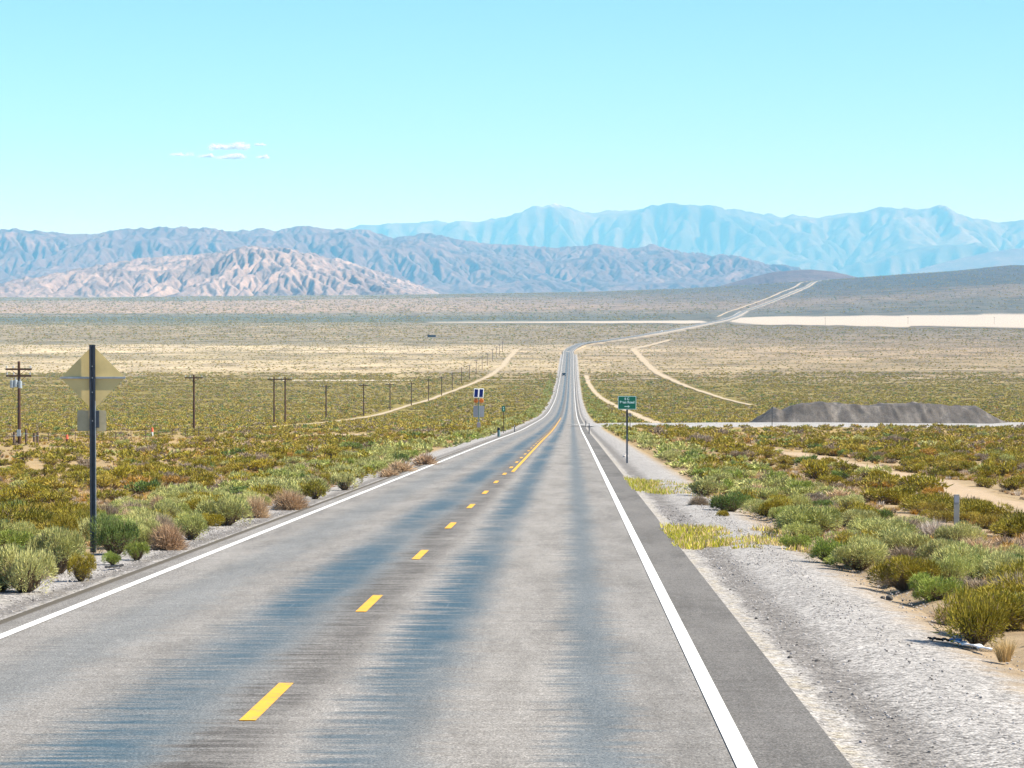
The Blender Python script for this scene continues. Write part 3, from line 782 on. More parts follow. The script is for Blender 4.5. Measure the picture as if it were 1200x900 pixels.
def plant_mesh(name, sets, mat):
    V = []; q = []; t = []; tn = []; wd = []; b = 0
    for v, qq, tt, to, wo_ in sets:
        V.append(v); q.append(qq + b); t.append(tt + b); tn.append(to); wd.append(wo_); b += len(v)
    V = np.vstack(V).astype(np.float32); q = np.vstack(q); t = np.vstack(t)
    me = bpy.data.meshes.new(name)
    nq, nt = len(q), len(t)
    me.vertices.add(len(V)); me.vertices.foreach_set('co', V.ravel())
    me.loops.add(nq * 4 + nt * 3); me.loops.foreach_set('vertex_index', np.r_[q.ravel(), t.ravel()].astype(np.int32))
    me.polygons.add(nq + nt)
    me.polygons.foreach_set('loop_start', np.r_[np.arange(nq) * 4, nq * 4 + np.arange(nt) * 3].astype(np.int32))
    me.polygons.foreach_set('loop_total', np.r_[np.full(nq, 4), np.full(nt, 3)].astype(np.int32))
    me.update(calc_edges=True)
    for nm, d in (('tone', tn), ('woody', wd)):
        a = me.attributes.new(nm, 'FLOAT', 'POINT'); a.data.foreach_set('value', np.concatenate(d).astype(np.float32))
    me.materials.append(mat)
    return me
def bush_sets(nl, leafL, leafW, lobes, upness=.45, shell=.55, flat=.9, core=.25, lean=0.):
    """foliage of a unit bush (radius about 1, height about flat*1.1) in uneven mounds; returns (foliage sets, lobe list)"""
    lb = []
    for k in range(lobes):
        a = 2 * math.pi * k / lobes + RNG.uniform(-.4, .4); r = RNG.uniform(.28, .74) if k else .12
        rad = RNG.uniform(.24, .54) * (1.1 if k == 0 else 1)
        lb.append((np.array([r * math.cos(a), r * math.sin(a), flat * RNG.uniform(.28, .58 if k else .66)]), rad))
    per = max(4, int(nl * (1 - core) / lobes)); out = []
    for c, rad in lb:
        d = RNG.normal(size=(per, 3)); d[:, 2] = np.where(d[:, 2] < -.55, -d[:, 2], d[:, 2]); d /= np.linalg.norm(d, axis=1)[:, None]
        # tufts: gather leaves round a handful of shoots
        sh = RNG.normal(size=(max(3, per // 9), 3)); sh[:, 2] = np.abs(sh[:, 2]) * 1.1 - .35; sh /= np.linalg.norm(sh, axis=1)[:, None]
        d = sh[RNG.integers(0, len(sh), per)] + RNG.normal(size=(per, 3)) * .16; d /= np.linalg.norm(d, axis=1)[:, None]
        rr = rad * (shell + (1 - shell) * RNG.random(per) ** .5)
        P0 = c + d * rr[:, None] * np.array([1, 1, flat])
        P0[:, 2] = np.maximum(P0[:, 2], .03)
        D = d + np.array([lean, 0, upness]) + RNG.normal(size=(per, 3)) * .25; D /= np.linalg.norm(D, axis=1)[:, None]
        tl = RNG.random() * .6 + .2
        wood = (RNG.random(per) < np.clip(.42 - P0[:, 2] * .75, .04, .4)).astype(float)
        out.append(blades(P0, D, leafL * RNG.uniform(.6, 1.5, per) * (1 + .8 * (RNG.random(per) > .93)), leafW * RNG.uniform(.7, 1.3, per), .3, tone=np.clip(tl + RNG.normal(size=per) * .2, 0, 1), woody=wood))
    return out, lb
def stem_sets(n, r=.75, h=.8, wd=.012, spread=.9):
    a = RNG.uniform(0, 2 * math.pi, n); rr = r * np.sqrt(RNG.random(n)) * spread
    P0 = np.c_[np.cos(a) * rr * .18, np.sin(a) * rr * .18, np.zeros(n)]
    tip = np.c_[np.cos(a) * rr, np.sin(a) * rr, h * (1 - .45 * (rr / r) ** 2) * RNG.uniform(.55, 1.02, n)]
    D = tip - P0; L = np.linalg.norm(D, axis=1); D /= L[:, None]
    return blades(P0, D, L, np.full(n, wd) * RNG.uniform(.6, 1.4, n), .15, woody=np.ones(n))
def twig_sets(n, r=.95, h=.8, wd=.010):        # open tangle of dry curved twigs
    a = RNG.uniform(0, 2 * math.pi, n); el = RNG.uniform(.0, 1.35, n); q = RNG.random(n) ** .5
    d = np.c_[np.cos(a) * np.cos(el), np.sin(a) * np.cos(el), np.sin(el) * h]
    P0 = d * (q * .62)[:, None] * r
    D = d + RNG.normal(size=(n, 3)) * .55 + np.array([0, 0, .15]); D /= np.linalg.norm(D, axis=1)[:, None]
    P0[:, 2] = np.maximum(P0[:, 2], .01)
    return blades(P0, D, r * RNG.uniform(.18, .5, n), np.full(n, wd) * RNG.uniform(.6, 1.3, n), .1)
def tuft_sets(n, r=1., h=1., wd=.02, spread=.8):
    a = RNG.uniform(0, 2 * math.pi, n); q = np.sqrt(RNG.random(n)) * .35 * r
    P0 = np.c_[np.cos(a) * q, np.sin(a) * q, np.zeros(n)]
    D = np.c_[np.cos(a) * q / r * 2.2 * spread, np.sin(a) * q / r * 2.2 * spread, np.ones(n)] + RNG.normal(size=(n, 3)) * .22
    D[:, 2] = np.abs(D[:, 2]); D /= np.linalg.norm(D, axis=1)[:, None]
    return blades(P0, D, h * RNG.uniform(.5, 1.1, n), np.full(n, wd) * RNG.uniform(.6, 1.3, n), -.25)
# unit meshes by kind and level of detail; [variant] -> (foliage mesh, stem mesh)
def kit(kind, lod, nvar, mat):
    out = []
    for i in range(nvar):
        if kind == 'rabbitbrush':
            nl, ll, lw = {0: (10500, .085, .016), 1: (2600, .11, .034), 2: (240, .28, .10), 3: (60, .42, .20)}[lod]
            f, lb = bush_sets(nl, ll, lw, RNG.integers(8, 14), .4, .5, .92); st = stem_sets({0: 700, 1: 150, 2: 14, 3: 3}[lod], .8, .85, {0: .013, 1: .026, 2: .05, 3: .1}[lod])
        elif kind == 'sagebrush':
            nl, ll, lw = {0: (7000, .085, .018), 1: (1700, .12, .04), 2: (190, .28, .11), 3: (46, .42, .22)}[lod]
            f, lb = bush_sets(nl, ll, lw, RNG.integers(6, 11), .35, .35, .8); st = stem_sets({0: 700, 1: 160, 2: 20, 3: 5}[lod], .95, .72, {0: .016, 1: .03, 2: .055, 3: .11}[lod], 1.)
        elif kind == 'dry':
            f = [twig_sets({0: 2600, 1: 620, 2: 130, 3: 36}[lod], 1., .85, {0: .013, 1: .03, 2: .065, 3: .14}[lod])]; st = stem_sets({0: 140, 1: 40, 2: 10, 3: 3}[lod], .85, .7, {0: .016, 1: .03, 2: .06, 3: .1}[lod])
        elif kind == 'tuft':
            f = [tuft_sets({0: 520, 1: 90, 2: 26}[lod], 1., 1., {0: .022, 1: .06, 2: .13}[lod])]; st = None
        out.append((plant_mesh(kind, f, mat), plant_mesh('stems', [st], MG['stem']) if st else None, f, st))
    return out
KITS = {}
def variants(kind, lod, n=4):
    k = (kind, lod)
    if k not in KITS: KITS[k] = kit(kind, lod, n, MG['pale'])
    return KITS[k]
def plant(kind, matname, x, y, rad, hgt, label, group, lod=0, cat=None, name=None, sink=.03):
    """one bush as a thing of its own: foliage mesh with its woody stems as a child"""
    vs = variants(kind, lod); fm, sm, _, _ = vs[random.randrange(len(vs))]
    o = bpy.data.objects.new(name or kind, fm); COL.objects.link(o)
    o.location = (x, y, gz(x, y) - sink * hgt); o.rotation_euler = (0, 0, random.uniform(0, 6.28))
    o.scale = (rad * random.uniform(.9, 1.1), rad * random.uniform(.9, 1.1), hgt)
    o.material_slots[0].link = 'OBJECT'; o.material_slots[0].material = MG[matname]
    tag(o, label, cat, group)
    if sm is not None:
        c = bpy.data.objects.new('stems', sm); COL.objects.link(c); c.parent = o
    return o
# --- scatter of uncountable growth through geometry nodes
def proto_collection(name, specs):
    col = bpy.data.collections.new(name)
    for i, (kind, lod, matname) in enumerate(specs):
        vs = variants(kind, lod); f, st = vs[i % len(vs)][2:4]
        me = plant_mesh('%s_mesh' % name, list(f) + ([st] if st else []), MG[matname])
        o = bpy.data.objects.new('%s_%02d' % (name, i), me); col.objects.link(o)
    return col
def scatter(name, pts, scl, idx, col, label):
    n = len(pts); me = bpy.data.meshes.new(name)
    me.vertices.add(n); me.vertices.foreach_set('co', np.asarray(pts, np.float32).ravel())
    for nm, tp, d, key in (('scl', 'FLOAT_VECTOR', scl, 'vector'), ('idx', 'INT', idx, 'value'), ('spin', 'FLOAT', RNG.uniform(0, 6.28, n), 'value')):
        a = me.attributes.new(nm, tp, 'POINT'); a.data.foreach_set(key, np.asarray(d, np.int32 if tp == 'INT' else np.float32).ravel())
    o = bpy.data.objects.new(name, me); COL.objects.link(o)
    g = bpy.data.node_groups.new(name, 'GeometryNodeTree')
    g.interface.new_socket('Geometry', in_out='INPUT', socket_type='NodeSocketGeometry')
    g.interface.new_socket('Geometry', in_out='OUTPUT', socket_type='NodeSocketGeometry')
    N = g.nodes.new; gi = N('NodeGroupInput'); go = N('NodeGroupOutput')
    ip = N('GeometryNodeInstanceOnPoints'); ci = N('GeometryNodeCollectionInfo')
    ci.inputs['Collection'].default_value = col; ci.inputs['Separate Children'].default_value = True; ci.inputs['Reset Children'].default_value = True
    def na(nm, tp):
        q = N('GeometryNodeInputNamedAttribute'); q.data_type = tp; q.inputs['Name'].default_value = nm
        return q.outputs['Attribute']
    cx = N('ShaderNodeCombineXYZ'); er = N('FunctionNodeEulerToRotation')
    L = g.links.new
    L(gi.outputs[0], ip.inputs['Points']); L(ci.outputs[0], ip.inputs['Instance']); ip.inputs['Pick Instance'].default_value = True
    L(na('idx', 'INT'), ip.inputs['Instance Index']); L(na('spin', 'FLOAT'), cx.inputs[2]); L(cx.outputs[0], er.inputs[0]); L(er.outputs[0], ip.inputs['Rotation'])
    L(na('scl', 'FLOAT_VECTOR'), ip.inputs['Scale']); L(ip.outputs[0], go.inputs[0])
    m = o.modifiers.new('scatter', 'NODES'); m.node_group = g
    tag(o, label, None, None, 'stuff')
    return o
PILE = None
def keep_off(x, y, extra=.3, pile=True):
    """True where nothing grows: carriageway, shoulders, tracks, side road, gravel pile, dry lake"""
    u = x - xc(y); bad = (u > -5.6) & (u < 6.9) & (y < 2300)
    for q, hw in TRACKS:
        lo = q.min(0) - hw - 2; hi = q.max(0) + hw + 2
        k = np.nonzero((x > lo[0]) & (x < hi[0]) & (y > lo[1]) & (y < hi[1]) & ~bad)[0]
        if not len(k): continue
        px, py = x[k], y[k]; dmin = np.full(len(k), 1e9)
        for a, b in zip(q[:-1], q[1:]):
            d = b - a; l2 = (d ** 2).sum() + 1e-9
            t = np.clip(((px - a[0]) * d[0] + (py - a[1]) * d[1]) / l2, 0, 1)
            dmin = np.minimum(dmin, np.hypot(px - a[0] - t * d[0], py - a[1] - t * d[1]))
        bad[k[dmin < hw * .85 + extra]] = True
    lake = (y > 3350) & (y < 5200) & (x > 270) & (y > np.interp(x, [270, 300, 500, 800, 1300], [4300, 3930, 3620, 3420, 3330]))
    bad |= lake | ((y > 4030) & (y < 4540) & (x > -130) & (x < 310))
    bad |= (x > 33) & (x < 76) & (y > 418) & (y < 452)
    return bad
def spread_points(y0, y1, dens, clump=True, margin=1.25, umin=0, seed=0):
    """random ground points in the wedge the eye can see (and a margin beside it)"""
    hw = lambda d: .176 * margin * d + 6
    area = (hw(y0) + hw(y1)) * (y1 - y0); n = int(area * dens * (2.2 if clump else 1))
    y = np.sqrt(RNG.uniform(y0 ** 2, y1 ** 2, n)); x = RNG.uniform(-1, 1, n) * hw(y)
    if clump:
        c = fbm(x / 14., y / 14., 70 + seed, 3); k = RNG.random(n) < np.clip((c - .30) * 3.2, .06, 1) * .8
        x, y = x[k], y[k]
    k = ~keep_off(x, y); return x[k], y[k]

# ---- hero bushes and verge rows
def at_u(u, y): return float(xc(y)) + u, y
BUSH = []     # (kind, material, x, y, radius, height, label, group)
def hero(kind, m, px, py, wpx, hpx, label, name=None, cat=None):
    p = on_plane(px, py); k = p.y / F
    BUSH.append((kind, m, p.x, p.y + wpx * k * .3, wpx * k * .5, hpx * k * .98, label, None, name, cat))
hero('rabbitbrush', 'pale', 24, 690, 84, 64, 'big round pale green bush on the gravel edge, cut by the left picture border')
hero('rabbitbrush', 'pale', 62, 668, 72, 62, 'wide pale green bush just left of the foot of the diamond sign')
hero('rabbitbrush', 'olive', 92, 676, 34, 38, 'ragged yellowish bush at the gravel edge just left of the diamond sign post')
hero('rabbitbrush', 'deep', 132, 646, 56, 52, 'dark green bush just right of the diamond sign post')
hero('rabbitbrush', 'bright', 158, 652, 32, 24, 'low yellow green bush at the gravel edge in front of the dark green one')
hero('rabbitbrush', 'bright', 130, 657, 24, 18, 'small low green bush at the right foot of the diamond sign post')
hero('dry', 'tan', 193, 640, 64, 44, 'tan dry tumbleweed between two green bushes right of the diamond sign')
hero('rabbitbrush', 'pale', 222, 628, 46, 36, 'small round pale green bush right of the tan tumbleweed')
hero('rabbitbrush', 'pale', 172, 622, 64, 36, 'pale green bush behind the tan tumbleweed near the diamond sign')
hero('rabbitbrush', 'pale', 262, 612, 70, 42, 'broad grey green bush beside the shoulder with a tan clump on its right')
hero('dry', 'tan', 298, 603, 42, 36, 'tan brown dry clump on the right flank of a grey green bush')
hero('dry', 'tan', 338, 594, 62, 32, 'wide tan tumbleweed in the left row of roadside bushes')
hero('rabbitbrush', 'olive', 368, 581, 34, 26, 'rounded dull olive bush at the gravel edge of the left verge')
hero('rabbitbrush', 'pale', 403, 571, 40, 24, 'pale green bush followed by a run of tan dry growth on the left verge')
for a, (px, py, w_, h_) in enumerate(((470, 551, 46, 22), (497, 543, 44, 22), (455, 556, 36, 16))):
    hero('dry', 'tan', px, py, w_, h_, ('leftmost', 'farthest and pinkest', 'lowest and nearest')[a] + ' clump of the run of tan dry brush on the left verge')
hero('dry', 'white', 62, 640, 60, 24, 'bleached grey dry bush behind the wide pale green bush by the diamond sign')
hero('rabbitbrush', 'olive', 1152, 752, 92, 78, 'big ragged olive green bush with brown stems at the right gravel edge')
hero('tuft', 'straw', 1181, 769, 40, 34, 'small straw coloured grass tuft alone on gravel beside the big ragged bush', 'grass_tuft', 'grass')
hero('rabbitbrush', 'bright', 976, 656, 58, 32, 'bright green bush on the gravel edge, second past the yellow weeds')
hero('rabbitbrush', 'bright', 934, 641, 34, 22, 'small bright green bush just past the right end of the yellow weeds')
hero('rabbitbrush', 'pale', 952, 627, 104, 44, 'largest wide domed green bush behind the yellow weeds')
hero('rabbitbrush', 'pale', 1020, 657, 46, 38, 'green bush with grey bare twigs beside the bright green bush on the right')
hero('dry', 'greybrown', 1055, 681, 66, 30, 'low reddish brown dry brush at the right gravel edge')
hero('rabbitbrush', 'bright', 1100, 701, 76, 38, 'low bright green bush between brown dry brush and the big ragged bush')
hero('rabbitbrush', 'pale', 1066, 652, 80, 36, 'broad pale green bush behind the reddish brown dry brush')
hero('rabbitbrush', 'pale', 1128, 672, 96, 44, 'broad dense pale green bush behind the big ragged bush')
hero('rabbitbrush', 'pale', 1196, 690, 80, 46, 'pale yellowish bush at the right picture border behind the grass tuft')
hero('dry', 'white', 1098, 634, 66, 36, 'bleached white grey dry twigs below the pale marker post')
hero('rabbitbrush', 'rust', 1130, 646, 26, 16, 'small rust red bush near the bleached dry twigs')
hero('rabbitbrush', 'deep', 856, 597, 52, 28, 'dark green round bush standing just above the far yellow weeds')
hero('rabbitbrush', 'pale', 826, 580, 60, 28, 'pale green bush behind the yellow weeds of the farther strip')
hero('dry', 'greybrown', 820, 591, 34, 20, 'small grey brown brush left of the dark green round bush')
hero('rabbitbrush', 'olive', 848, 603, 18, 10, 'tiny grey green bush on gravel below the dark green round bush')
hero('sagebrush', 'rust', 893, 583, 34, 14, 'low orange bush in the scrub above the yellow weeds')
hero('sagebrush', 'rust', 1014, 608, 46, 16, 'flat orange yellow bush behind the largest domed green bush')
hero('sagebrush', 'olive', 1035, 584, 56, 26, 'tall dark olive bush in the middle of the right scrub below the tan track')
hero('sagebrush', 'olive', 1102, 598, 84, 28, 'wide dark olive thicket bush left of the pale marker post')
hero('sagebrush', 'olive', 1146, 590, 50, 22, 'dark olive bush right behind the pale marker post')
hero('sagebrush', 'yellow', 1162, 615, 44, 24, 'yellowish bush between the pale marker post and the iron stake')
hero('sagebrush', 'greybrown', 958, 592, 40, 20, 'grey brown bush left of the tall dark olive bush')
hero('sagebrush', 'olive', 62, 583, 56, 22, 'tall olive bush pair left of the diamond sign, the farther one')
hero('sagebrush', 'olive', 46, 594, 44, 18, 'olive bush left of the diamond sign, nearest of its pair')
hero('sagebrush', 'olive', 126, 583, 52, 20, 'dark olive bush directly right of the diamond sign post on the plain')
hero('sagebrush', 'olive', 251, 557, 28, 13, 'lone dark olive dome on tan soil between the sign and the second power pole')
hero('sagebrush', 'olive', 178, 555, 20, 11, 'dark olive dome left of the lone dark dome on the tan plain')
hero('sagebrush', 'rust', 210, 560, 24, 9, 'orange bush beside the lone dark olive dome on the tan plain')
hero('sagebrush', 'greybrown', 140, 596, 28, 14, 'grey brown bush right of the diamond sign post by the pale rocks')
hero_xy = [(b[2], b[3], b[4]) for b in BUSH] + [(on_plane(108, 643).x, on_plane(108, 643).y - 2. * q_, 1.1) for q_ in range(4)]
def clear_of_heroes(x, y, r):
    return all(math.hypot(x - a, (y - b) * .8) > .42 * (c + r) for a, b, c in hero_xy)
rows = []
def verge(side, y0, y1, base, spreadu, step, hmean):
    y = y0
    while y < y1:
        y += step * random.uniform(.6, 1.4) * (1 + y / 600.)
        for lane in range(2 if y > 70 or side < 0 else 2):
            wide = min(1., .55 + y / 200.)
            u = base + side * (random.random() ** 1.3) * spreadu * wide
            x, yy = at_u(u, y + random.uniform(-.4, .4))
            r = random.uniform(.32, .62); h = hmean * random.uniform(.55, 1.2)
            if y > 130 and random.random() < .38: continue
            if not clear_of_heroes(x, yy, r): continue
            q = random.random()
            kind, m = ('rabbitbrush', 'pale') if q < .46 else ('rabbitbrush', 'bright') if q < .54 else ('rabbitbrush', 'deep') if q < .58 else ('rabbitbrush', 'olive') if q < .74 else ('dry', 'tan') if q < .90 else ('dry', 'greybrown')
            rows.append((kind, m, x, yy, r, h, side))
verge(-1, 33, 130, -5.25, 2.9, .55, .5)
verge(-1, 130, 420, -5.5, 3.0, .8, .5)
verge(1, 29, 420, 6.85, 3.0, 1.1, .46)
rows.sort(key=lambda q: -q[5] / q[3])
colour_word = {'pale': 'pale grey green', 'bright': 'bright green', 'deep': 'dark green', 'olive': 'dull olive', 'tan': 'dry tan', 'greybrown': 'dry grey brown'}
def place_word(side, y):
    if side < 0: return 'left verge before the diamond sign' if y < 50 else 'left verge just past the diamond sign' if y < 115 else 'left verge down toward the solar beacon'
    return 'right verge before the yellow weeds' if y < 52 else 'right verge between yellow weeds and green sign' if y < 134 else 'right verge beyond the green sign'
quota = {'rabbitbrush': 300 - sum(b[0] == 'rabbitbrush' for b in BUSH), 'dry': 90}
rest = []
for kind, m, x, y, r, h, side in rows:
    if quota[kind] <= 0: rest.append((kind, m, x, y, r, h)); continue
    quota[kind] -= 1
    noun = 'bush' if kind == 'rabbitbrush' else 'brush clump'
    lab = '%s %s on the %s' % (colour_word[m], noun, place_word(side, y))
    BUSH.append((kind, m, x, y, r, h, lab, '%s %ses along the %s' % (colour_word[m], noun, place_word(side, y)) if noun == 'bush' else '%s clumps along the %s' % (colour_word[m], place_word(side, y)), None, None))
# plain scrub: the nearest as individuals, the rest as one mass
sx, sy = spread_points(34, 420, .098, seed=1)
for a_ in (spread_points(38, 210, .11, seed=2), spread_points(34, 130, .07, seed=5)):
    kk = (a_[0] - xc(a_[1]) > 9.5) | (RNG.random(len(a_[0])) < .45)
    sx = np.r_[sx, a_[0][kk]]; sy = np.r_[sy, a_[1][kk]]
uu = sx - xc(sy); k = (uu < -7.6) | (uu > 10.5)
sx, sy = sx[k], sy[k]
pick = RNG.random(len(sx)); hh = RNG.uniform(.28, .62, len(sx)) * (1 + .5 * (RNG.random(len(sx)) > .92)); rr = hh * RNG.uniform(.75, 1.25, len(sx))
order = np.argsort(-(hh / sy) * (np.abs(sx) < .19 * sy))
scrub_m = lambda q: 'olive' if q < .58 else 'yellow' if q < .76 else 'greybrown' if q < .87 else 'rust' if q < .90 else 'pale' if q < .95 else 'deep'
n_s = 300 - sum(b[0] == 'sagebrush' for b in BUSH); mass = []
for j in order:
    x, y, r, h, m = float(sx[j]), float(sy[j]), float(rr[j]), float(hh[j]), scrub_m(pick[j])
    if y < 110 and not clear_of_heroes(x, y, r): continue
    if n_s > 0:
        n_s -= 1
        wd_ = {'deep': 'dark green', 'olive': 'olive', 'yellow': 'yellowish', 'greybrown': 'grey brown', 'rust': 'orange', 'pale': 'grey green'}[m]
        sd_ = 'left plain nearer than the diamond sign' if x < xc(y) and y < 50 else 'left plain between diamond sign and power poles' if x < xc(y) else 'right plain below the gravel pile'
        if x > xc(y) and y < 50: sd_ = 'right plain beside the nearest green bushes'
        BUSH.append(('sagebrush', m, x, y, r, h, 'low %s bush on the tan %s' % (wd_, sd_), '%s bushes on the %s' % (wd_, sd_), None, None))
    else: mass.append((m, x, y, r, h))
for kind, m, x, y, r, h, lab, grp, nm, cat in BUSH:
    nm = nm or {'rabbitbrush': 'roadside_bush', 'sagebrush': 'desert_bush', 'dry': 'dry_brush'}[kind]
    plant(kind, m, x, y, r, h, lab, grp, 0 if y < 75 else 1, cat or {'rabbitbrush': 'bush', 'sagebrush': 'scrub', 'dry': 'dry brush', 'tuft': 'grass'}[kind], nm)
# masses
mats = ['olive', 'yellow', 'greybrown', 'rust', 'pale', 'deep']
for lod, lo, hi in ((1, 0, 170), (2, 170, 420)):
    q = [z_ for z_ in mass if lo <= z_[2] < hi]
    if not q: continue
    col = proto_collection('scrub_lod%d' % lod, [('sagebrush', lod, m) for m in mats])
    X = np.array([z_[1] for z_ in q]); Y = np.array([z_[2] for z_ in q])
    scatter('desert_scrub', np.c_[X, Y, Z(X, Y) - .02], np.array([(z_[3], z_[3], z_[4]) for z_ in q]), [mats.index(z_[0]) for z_ in q], col,
            'dense olive scrub covering the %s plain' % ('near' if lod == 1 else 'middle'))
def far_scrub(y0, y1, dens, lod, hlo, hhi, label, olive=.6):
    x, y = spread_points(y0, y1, dens, margin=1.15, seed=4)
    n = len(x); h = RNG.uniform(hlo, hhi, n); r = h * RNG.uniform(.8, 1.5, n); q = RNG.random(n)
    idx = np.where(q < olive, 0, np.where(q < .8, 1, np.where(q < .88, 2, np.where(q < .90, 3, np.where(q < .94, 4, 5)))))
    scatter('desert_scrub', np.c_[x, y, Z(x, y) - .03], np.c_[r, r, h], idx, proto_collection('scrub_far%d' % int(y0), [('sagebrush', lod, m) for m in mats]), label)
far_scrub(420, 800, .17, 3, .33, .62, 'olive scrub covering the plain beyond the side road')
far_scrub(800, 1640, .075, 3, .42, .75, 'olive scrub of the farther plain up to the straw coloured belt', .66)
far_scrub(1640, 2700, .012, 3, .38, .72, 'sparse scrub dotting the straw coloured belt', .5)
far_scrub(2700, 4300, .006, 3, .6, 1.15, 'dark scrub dotting the grey plain before the dry lake', .5)
far_scrub(4300, 5150, .0022, 3, 1., 1.8, 'dark scrub of the blue green belt beside the dry lake', .5)
far_scrub(5150, 8900, .0012, 3, 1.1, 2.3, 'scrub speckling the slopes beyond the dry lake', .5)
# rest of the verge thickets and their continuation down the grade
mv = ['pale', 'bright', 'deep', 'olive']; md = ['tan', 'greybrown']
q = [z_ for z_ in rest if z_[0] == 'rabbitbrush']
ext = []
for side, b0, w_ in ((-1, -5.8, 3.4), (1, 7.2, 5.0)):
    y = 420.
    while y < 1500:
        y += 1.1 * (1 + y / 900.); u = b0 + side * random.random() * w_; x, yy = at_u(u, y); ext.append(('rabbitbrush', random.choice(('pale', 'pale', 'bright', 'olive')), x, yy, random.uniform(.5, .9), random.uniform(.45, .8)))
q = q + ext
X = np.array([z_[2] for z_ in q]); Y = np.array([z_[3] for z_ in q]); okk = ~keep_off(X, Y)
q = [z_ for z_, g_ in zip(q, okk) if g_]; X, Y = X[okk], Y[okk]
scatter('verge_thicket', np.c_[X, Y, Z(X, Y) - .02], np.array([(z_[4], z_[4], z_[5]) for z_ in q]), [mv.index(z_[1]) for z_ in q],
        proto_collection('verge', [('rabbitbrush', 2, m) for m in mv]), 'green thicket of small bushes lining both verges down the grade')
# dry grass, litter twigs and low herbs between the bushes
def grass(y0, y1, dens, lod, mats_, hlo, hhi, label, kind='tuft'):
    x, y = spread_points(y0, y1, dens, seed=9); n = len(x)
    u = x - xc(y); k = (u < -5.9) | (u > 7.2); x, y = x[k], y[k]; n = len(x)
    h = RNG.uniform(hlo, hhi, n)
    scatter('dry_grass', np.c_[x, y, Z(x, y) - .01], np.c_[h * .9, h * .9, h], RNG.integers(0, len(mats_), n), proto_collection('grass%d%s' % (y0, kind), [(kind, lod, m) for m in mats_]), label)
grass(30, 130, 2.2, 1, ['straw', 'tan', 'straw', 'yellow', 'rust', 'tan', 'straw', 'white'], .08, .22, 'dry straw grass between the nearer bushes')
grass(28, 75, 2.2, 1, ['straw', 'tan', 'greybrown', 'yellow', 'white'], .05, .16, 'thin dry grass and litter close to the shoulders')
grass(130, 330, .35, 2, ['straw', 'tan', 'yellow', 'rust', 'straw'], .16, .34, 'dry straw grass over the middle plain')
grass(30, 120, .55, 2, ['tan', 'greybrown', 'white', 'rust', 'tan'], .12, .3, 'low dry twigs and litter between the nearer bushes', 'dry')
def weeds(u0, u1, y0, y1, n, label, lean):
    u = u0 + (u1 - u0) * RNG.random(n); t = (u - u0) / (u1 - u0)
    y = y0 + (y1 - y0) * RNG.random(n) + lean * t; x = xc(y) + u
    d = np.c_[RNG.normal(size=n) * .35, RNG.normal(size=n) * .35, np.ones(n)]; d /= np.linalg.norm(d, axis=1)[:, None]
    keepm = (vnoise(x * 2.2, y * 1.2, 91) > .32 + .25 * t)
    x, y, d, t = x[keepm], y[keepm], d[keepm], t[keepm]; n = len(x)
    h = RNG.uniform(.07, .2, n)
    a = blades(np.c_[x, y, Z(x, y, False) - .06], d, h, np.full(n, .02), -.2)
    k = RNG.random(n) < .25 + .5 * t
    o = bpy.data.objects.new('weed_patch', plant_mesh('weed_patch', [a], MG['weed'])); COL.objects.link(o)
    o.data.materials.append(MG['straw'])
    mi = np.r_[k, k].astype(np.int32); o.data.polygons.foreach_set('material_index', mi)
    tag(o, label, None, None, 'stuff')
weeds(4.3, 6.7, 51.5, 60.5, 8000, 'strip of bright yellow green weeds across the right gravel shoulder, the nearer one', -1.5)
weeds(4.3, 6.8, 88, 104, 4200, 'strip of yellow green weeds across the right gravel shoulder, the farther one', -12)
# ------------------------------------------------------------------ signs, posts, poles, vehicles
M_STEEL = plain('dark_galvanised_steel', (.075, .085, .10), .45, .7, .25, 8)
M_GALV = plain('galvanised_steel', (.40, .42, .43), .42, .8, .2, 10)
M_ALU = plain('weathered_aluminium_back', (.72, .55, .235), .6, .05, .12, 2.5)
M_ALUG = plain('grey_aluminium_back', (.40, .42, .46), .45, .6, .12, 3)
M_WOOD = plain('dark_creosote_wood', (.085, .045, .028), .85, 0, .35, 3, .2)
M_WOODG = plain('weathered_stake_wood', (.14, .095, .07), .9, 0, .3, 9, .2)
M_CERAM = plain('grey_insulator', (.42, .44, .47), .3)
M_TANK = plain('transformer_grey', (.36, .42, .46), .45, .2)
M_WHITEP = plain('white_enamel', (.78, .78, .76), .5, 0, .06)
M_GREEN = plain('green_reflective_sheeting', (.005, .155, .085), .35, 0, .06, 3)
M_LETTER = plain('white_reflective_lettering', (.62, .80, .72), .4, 0, .04)
M_CELL = plain('dark_blue_solar_cell', (.008, .010, .075), .22, 0, .1, 4, .5)
M_AMBER = plain('amber_lens', (.62, .17, .02), .25, 0, .08)
M_BLACK = plain('black_rubber', (.012, .012, .013), .7)
M_ORANGE = plain('orange_red_paint', (.70, .13, .06), .5)
M_TEAL = plain('faded_teal_plastic', (.12, .20, .20), .6)
M_GLASS = plain('dark_car_glass', (.02, .025, .03), .08, 0, .05, 2, .6)
M_CARB = plain('black_car_paint', (.008, .008, .01), .25, 0, .05, 2, .5)
M_CARW = plain('white_car_paint', (.8, .8, .79), .3, 0, .04, 2, .5)
M_LAMP = plain('clear_headlamp', (.7, .7, .68), .15)
M_RUST = plain('rusty_steel', (.10, .05, .035), .85, .1, .3, 12, .2)
M_ROCKP = plain('pale_rock', (.62, .56, .50), .9, 0, .25, 5, .15)
M_ROCKD = plain('dark_rock', (.09, .085, .08), .9, 0, .3, 5, .15)
M_SHED = plain('dark_weathered_boards', (.035, .033, .04), .8)
M_LITW = plain('white_plastic_litter', (.72, .74, .78), .5, 0, .1)
M_LITB = plain('blue_plastic_litter', (.10, .22, .50), .5)
M_CONC = plain('pale_fibreglass_marker', (.30, .30, .27), .7, 0, .15)

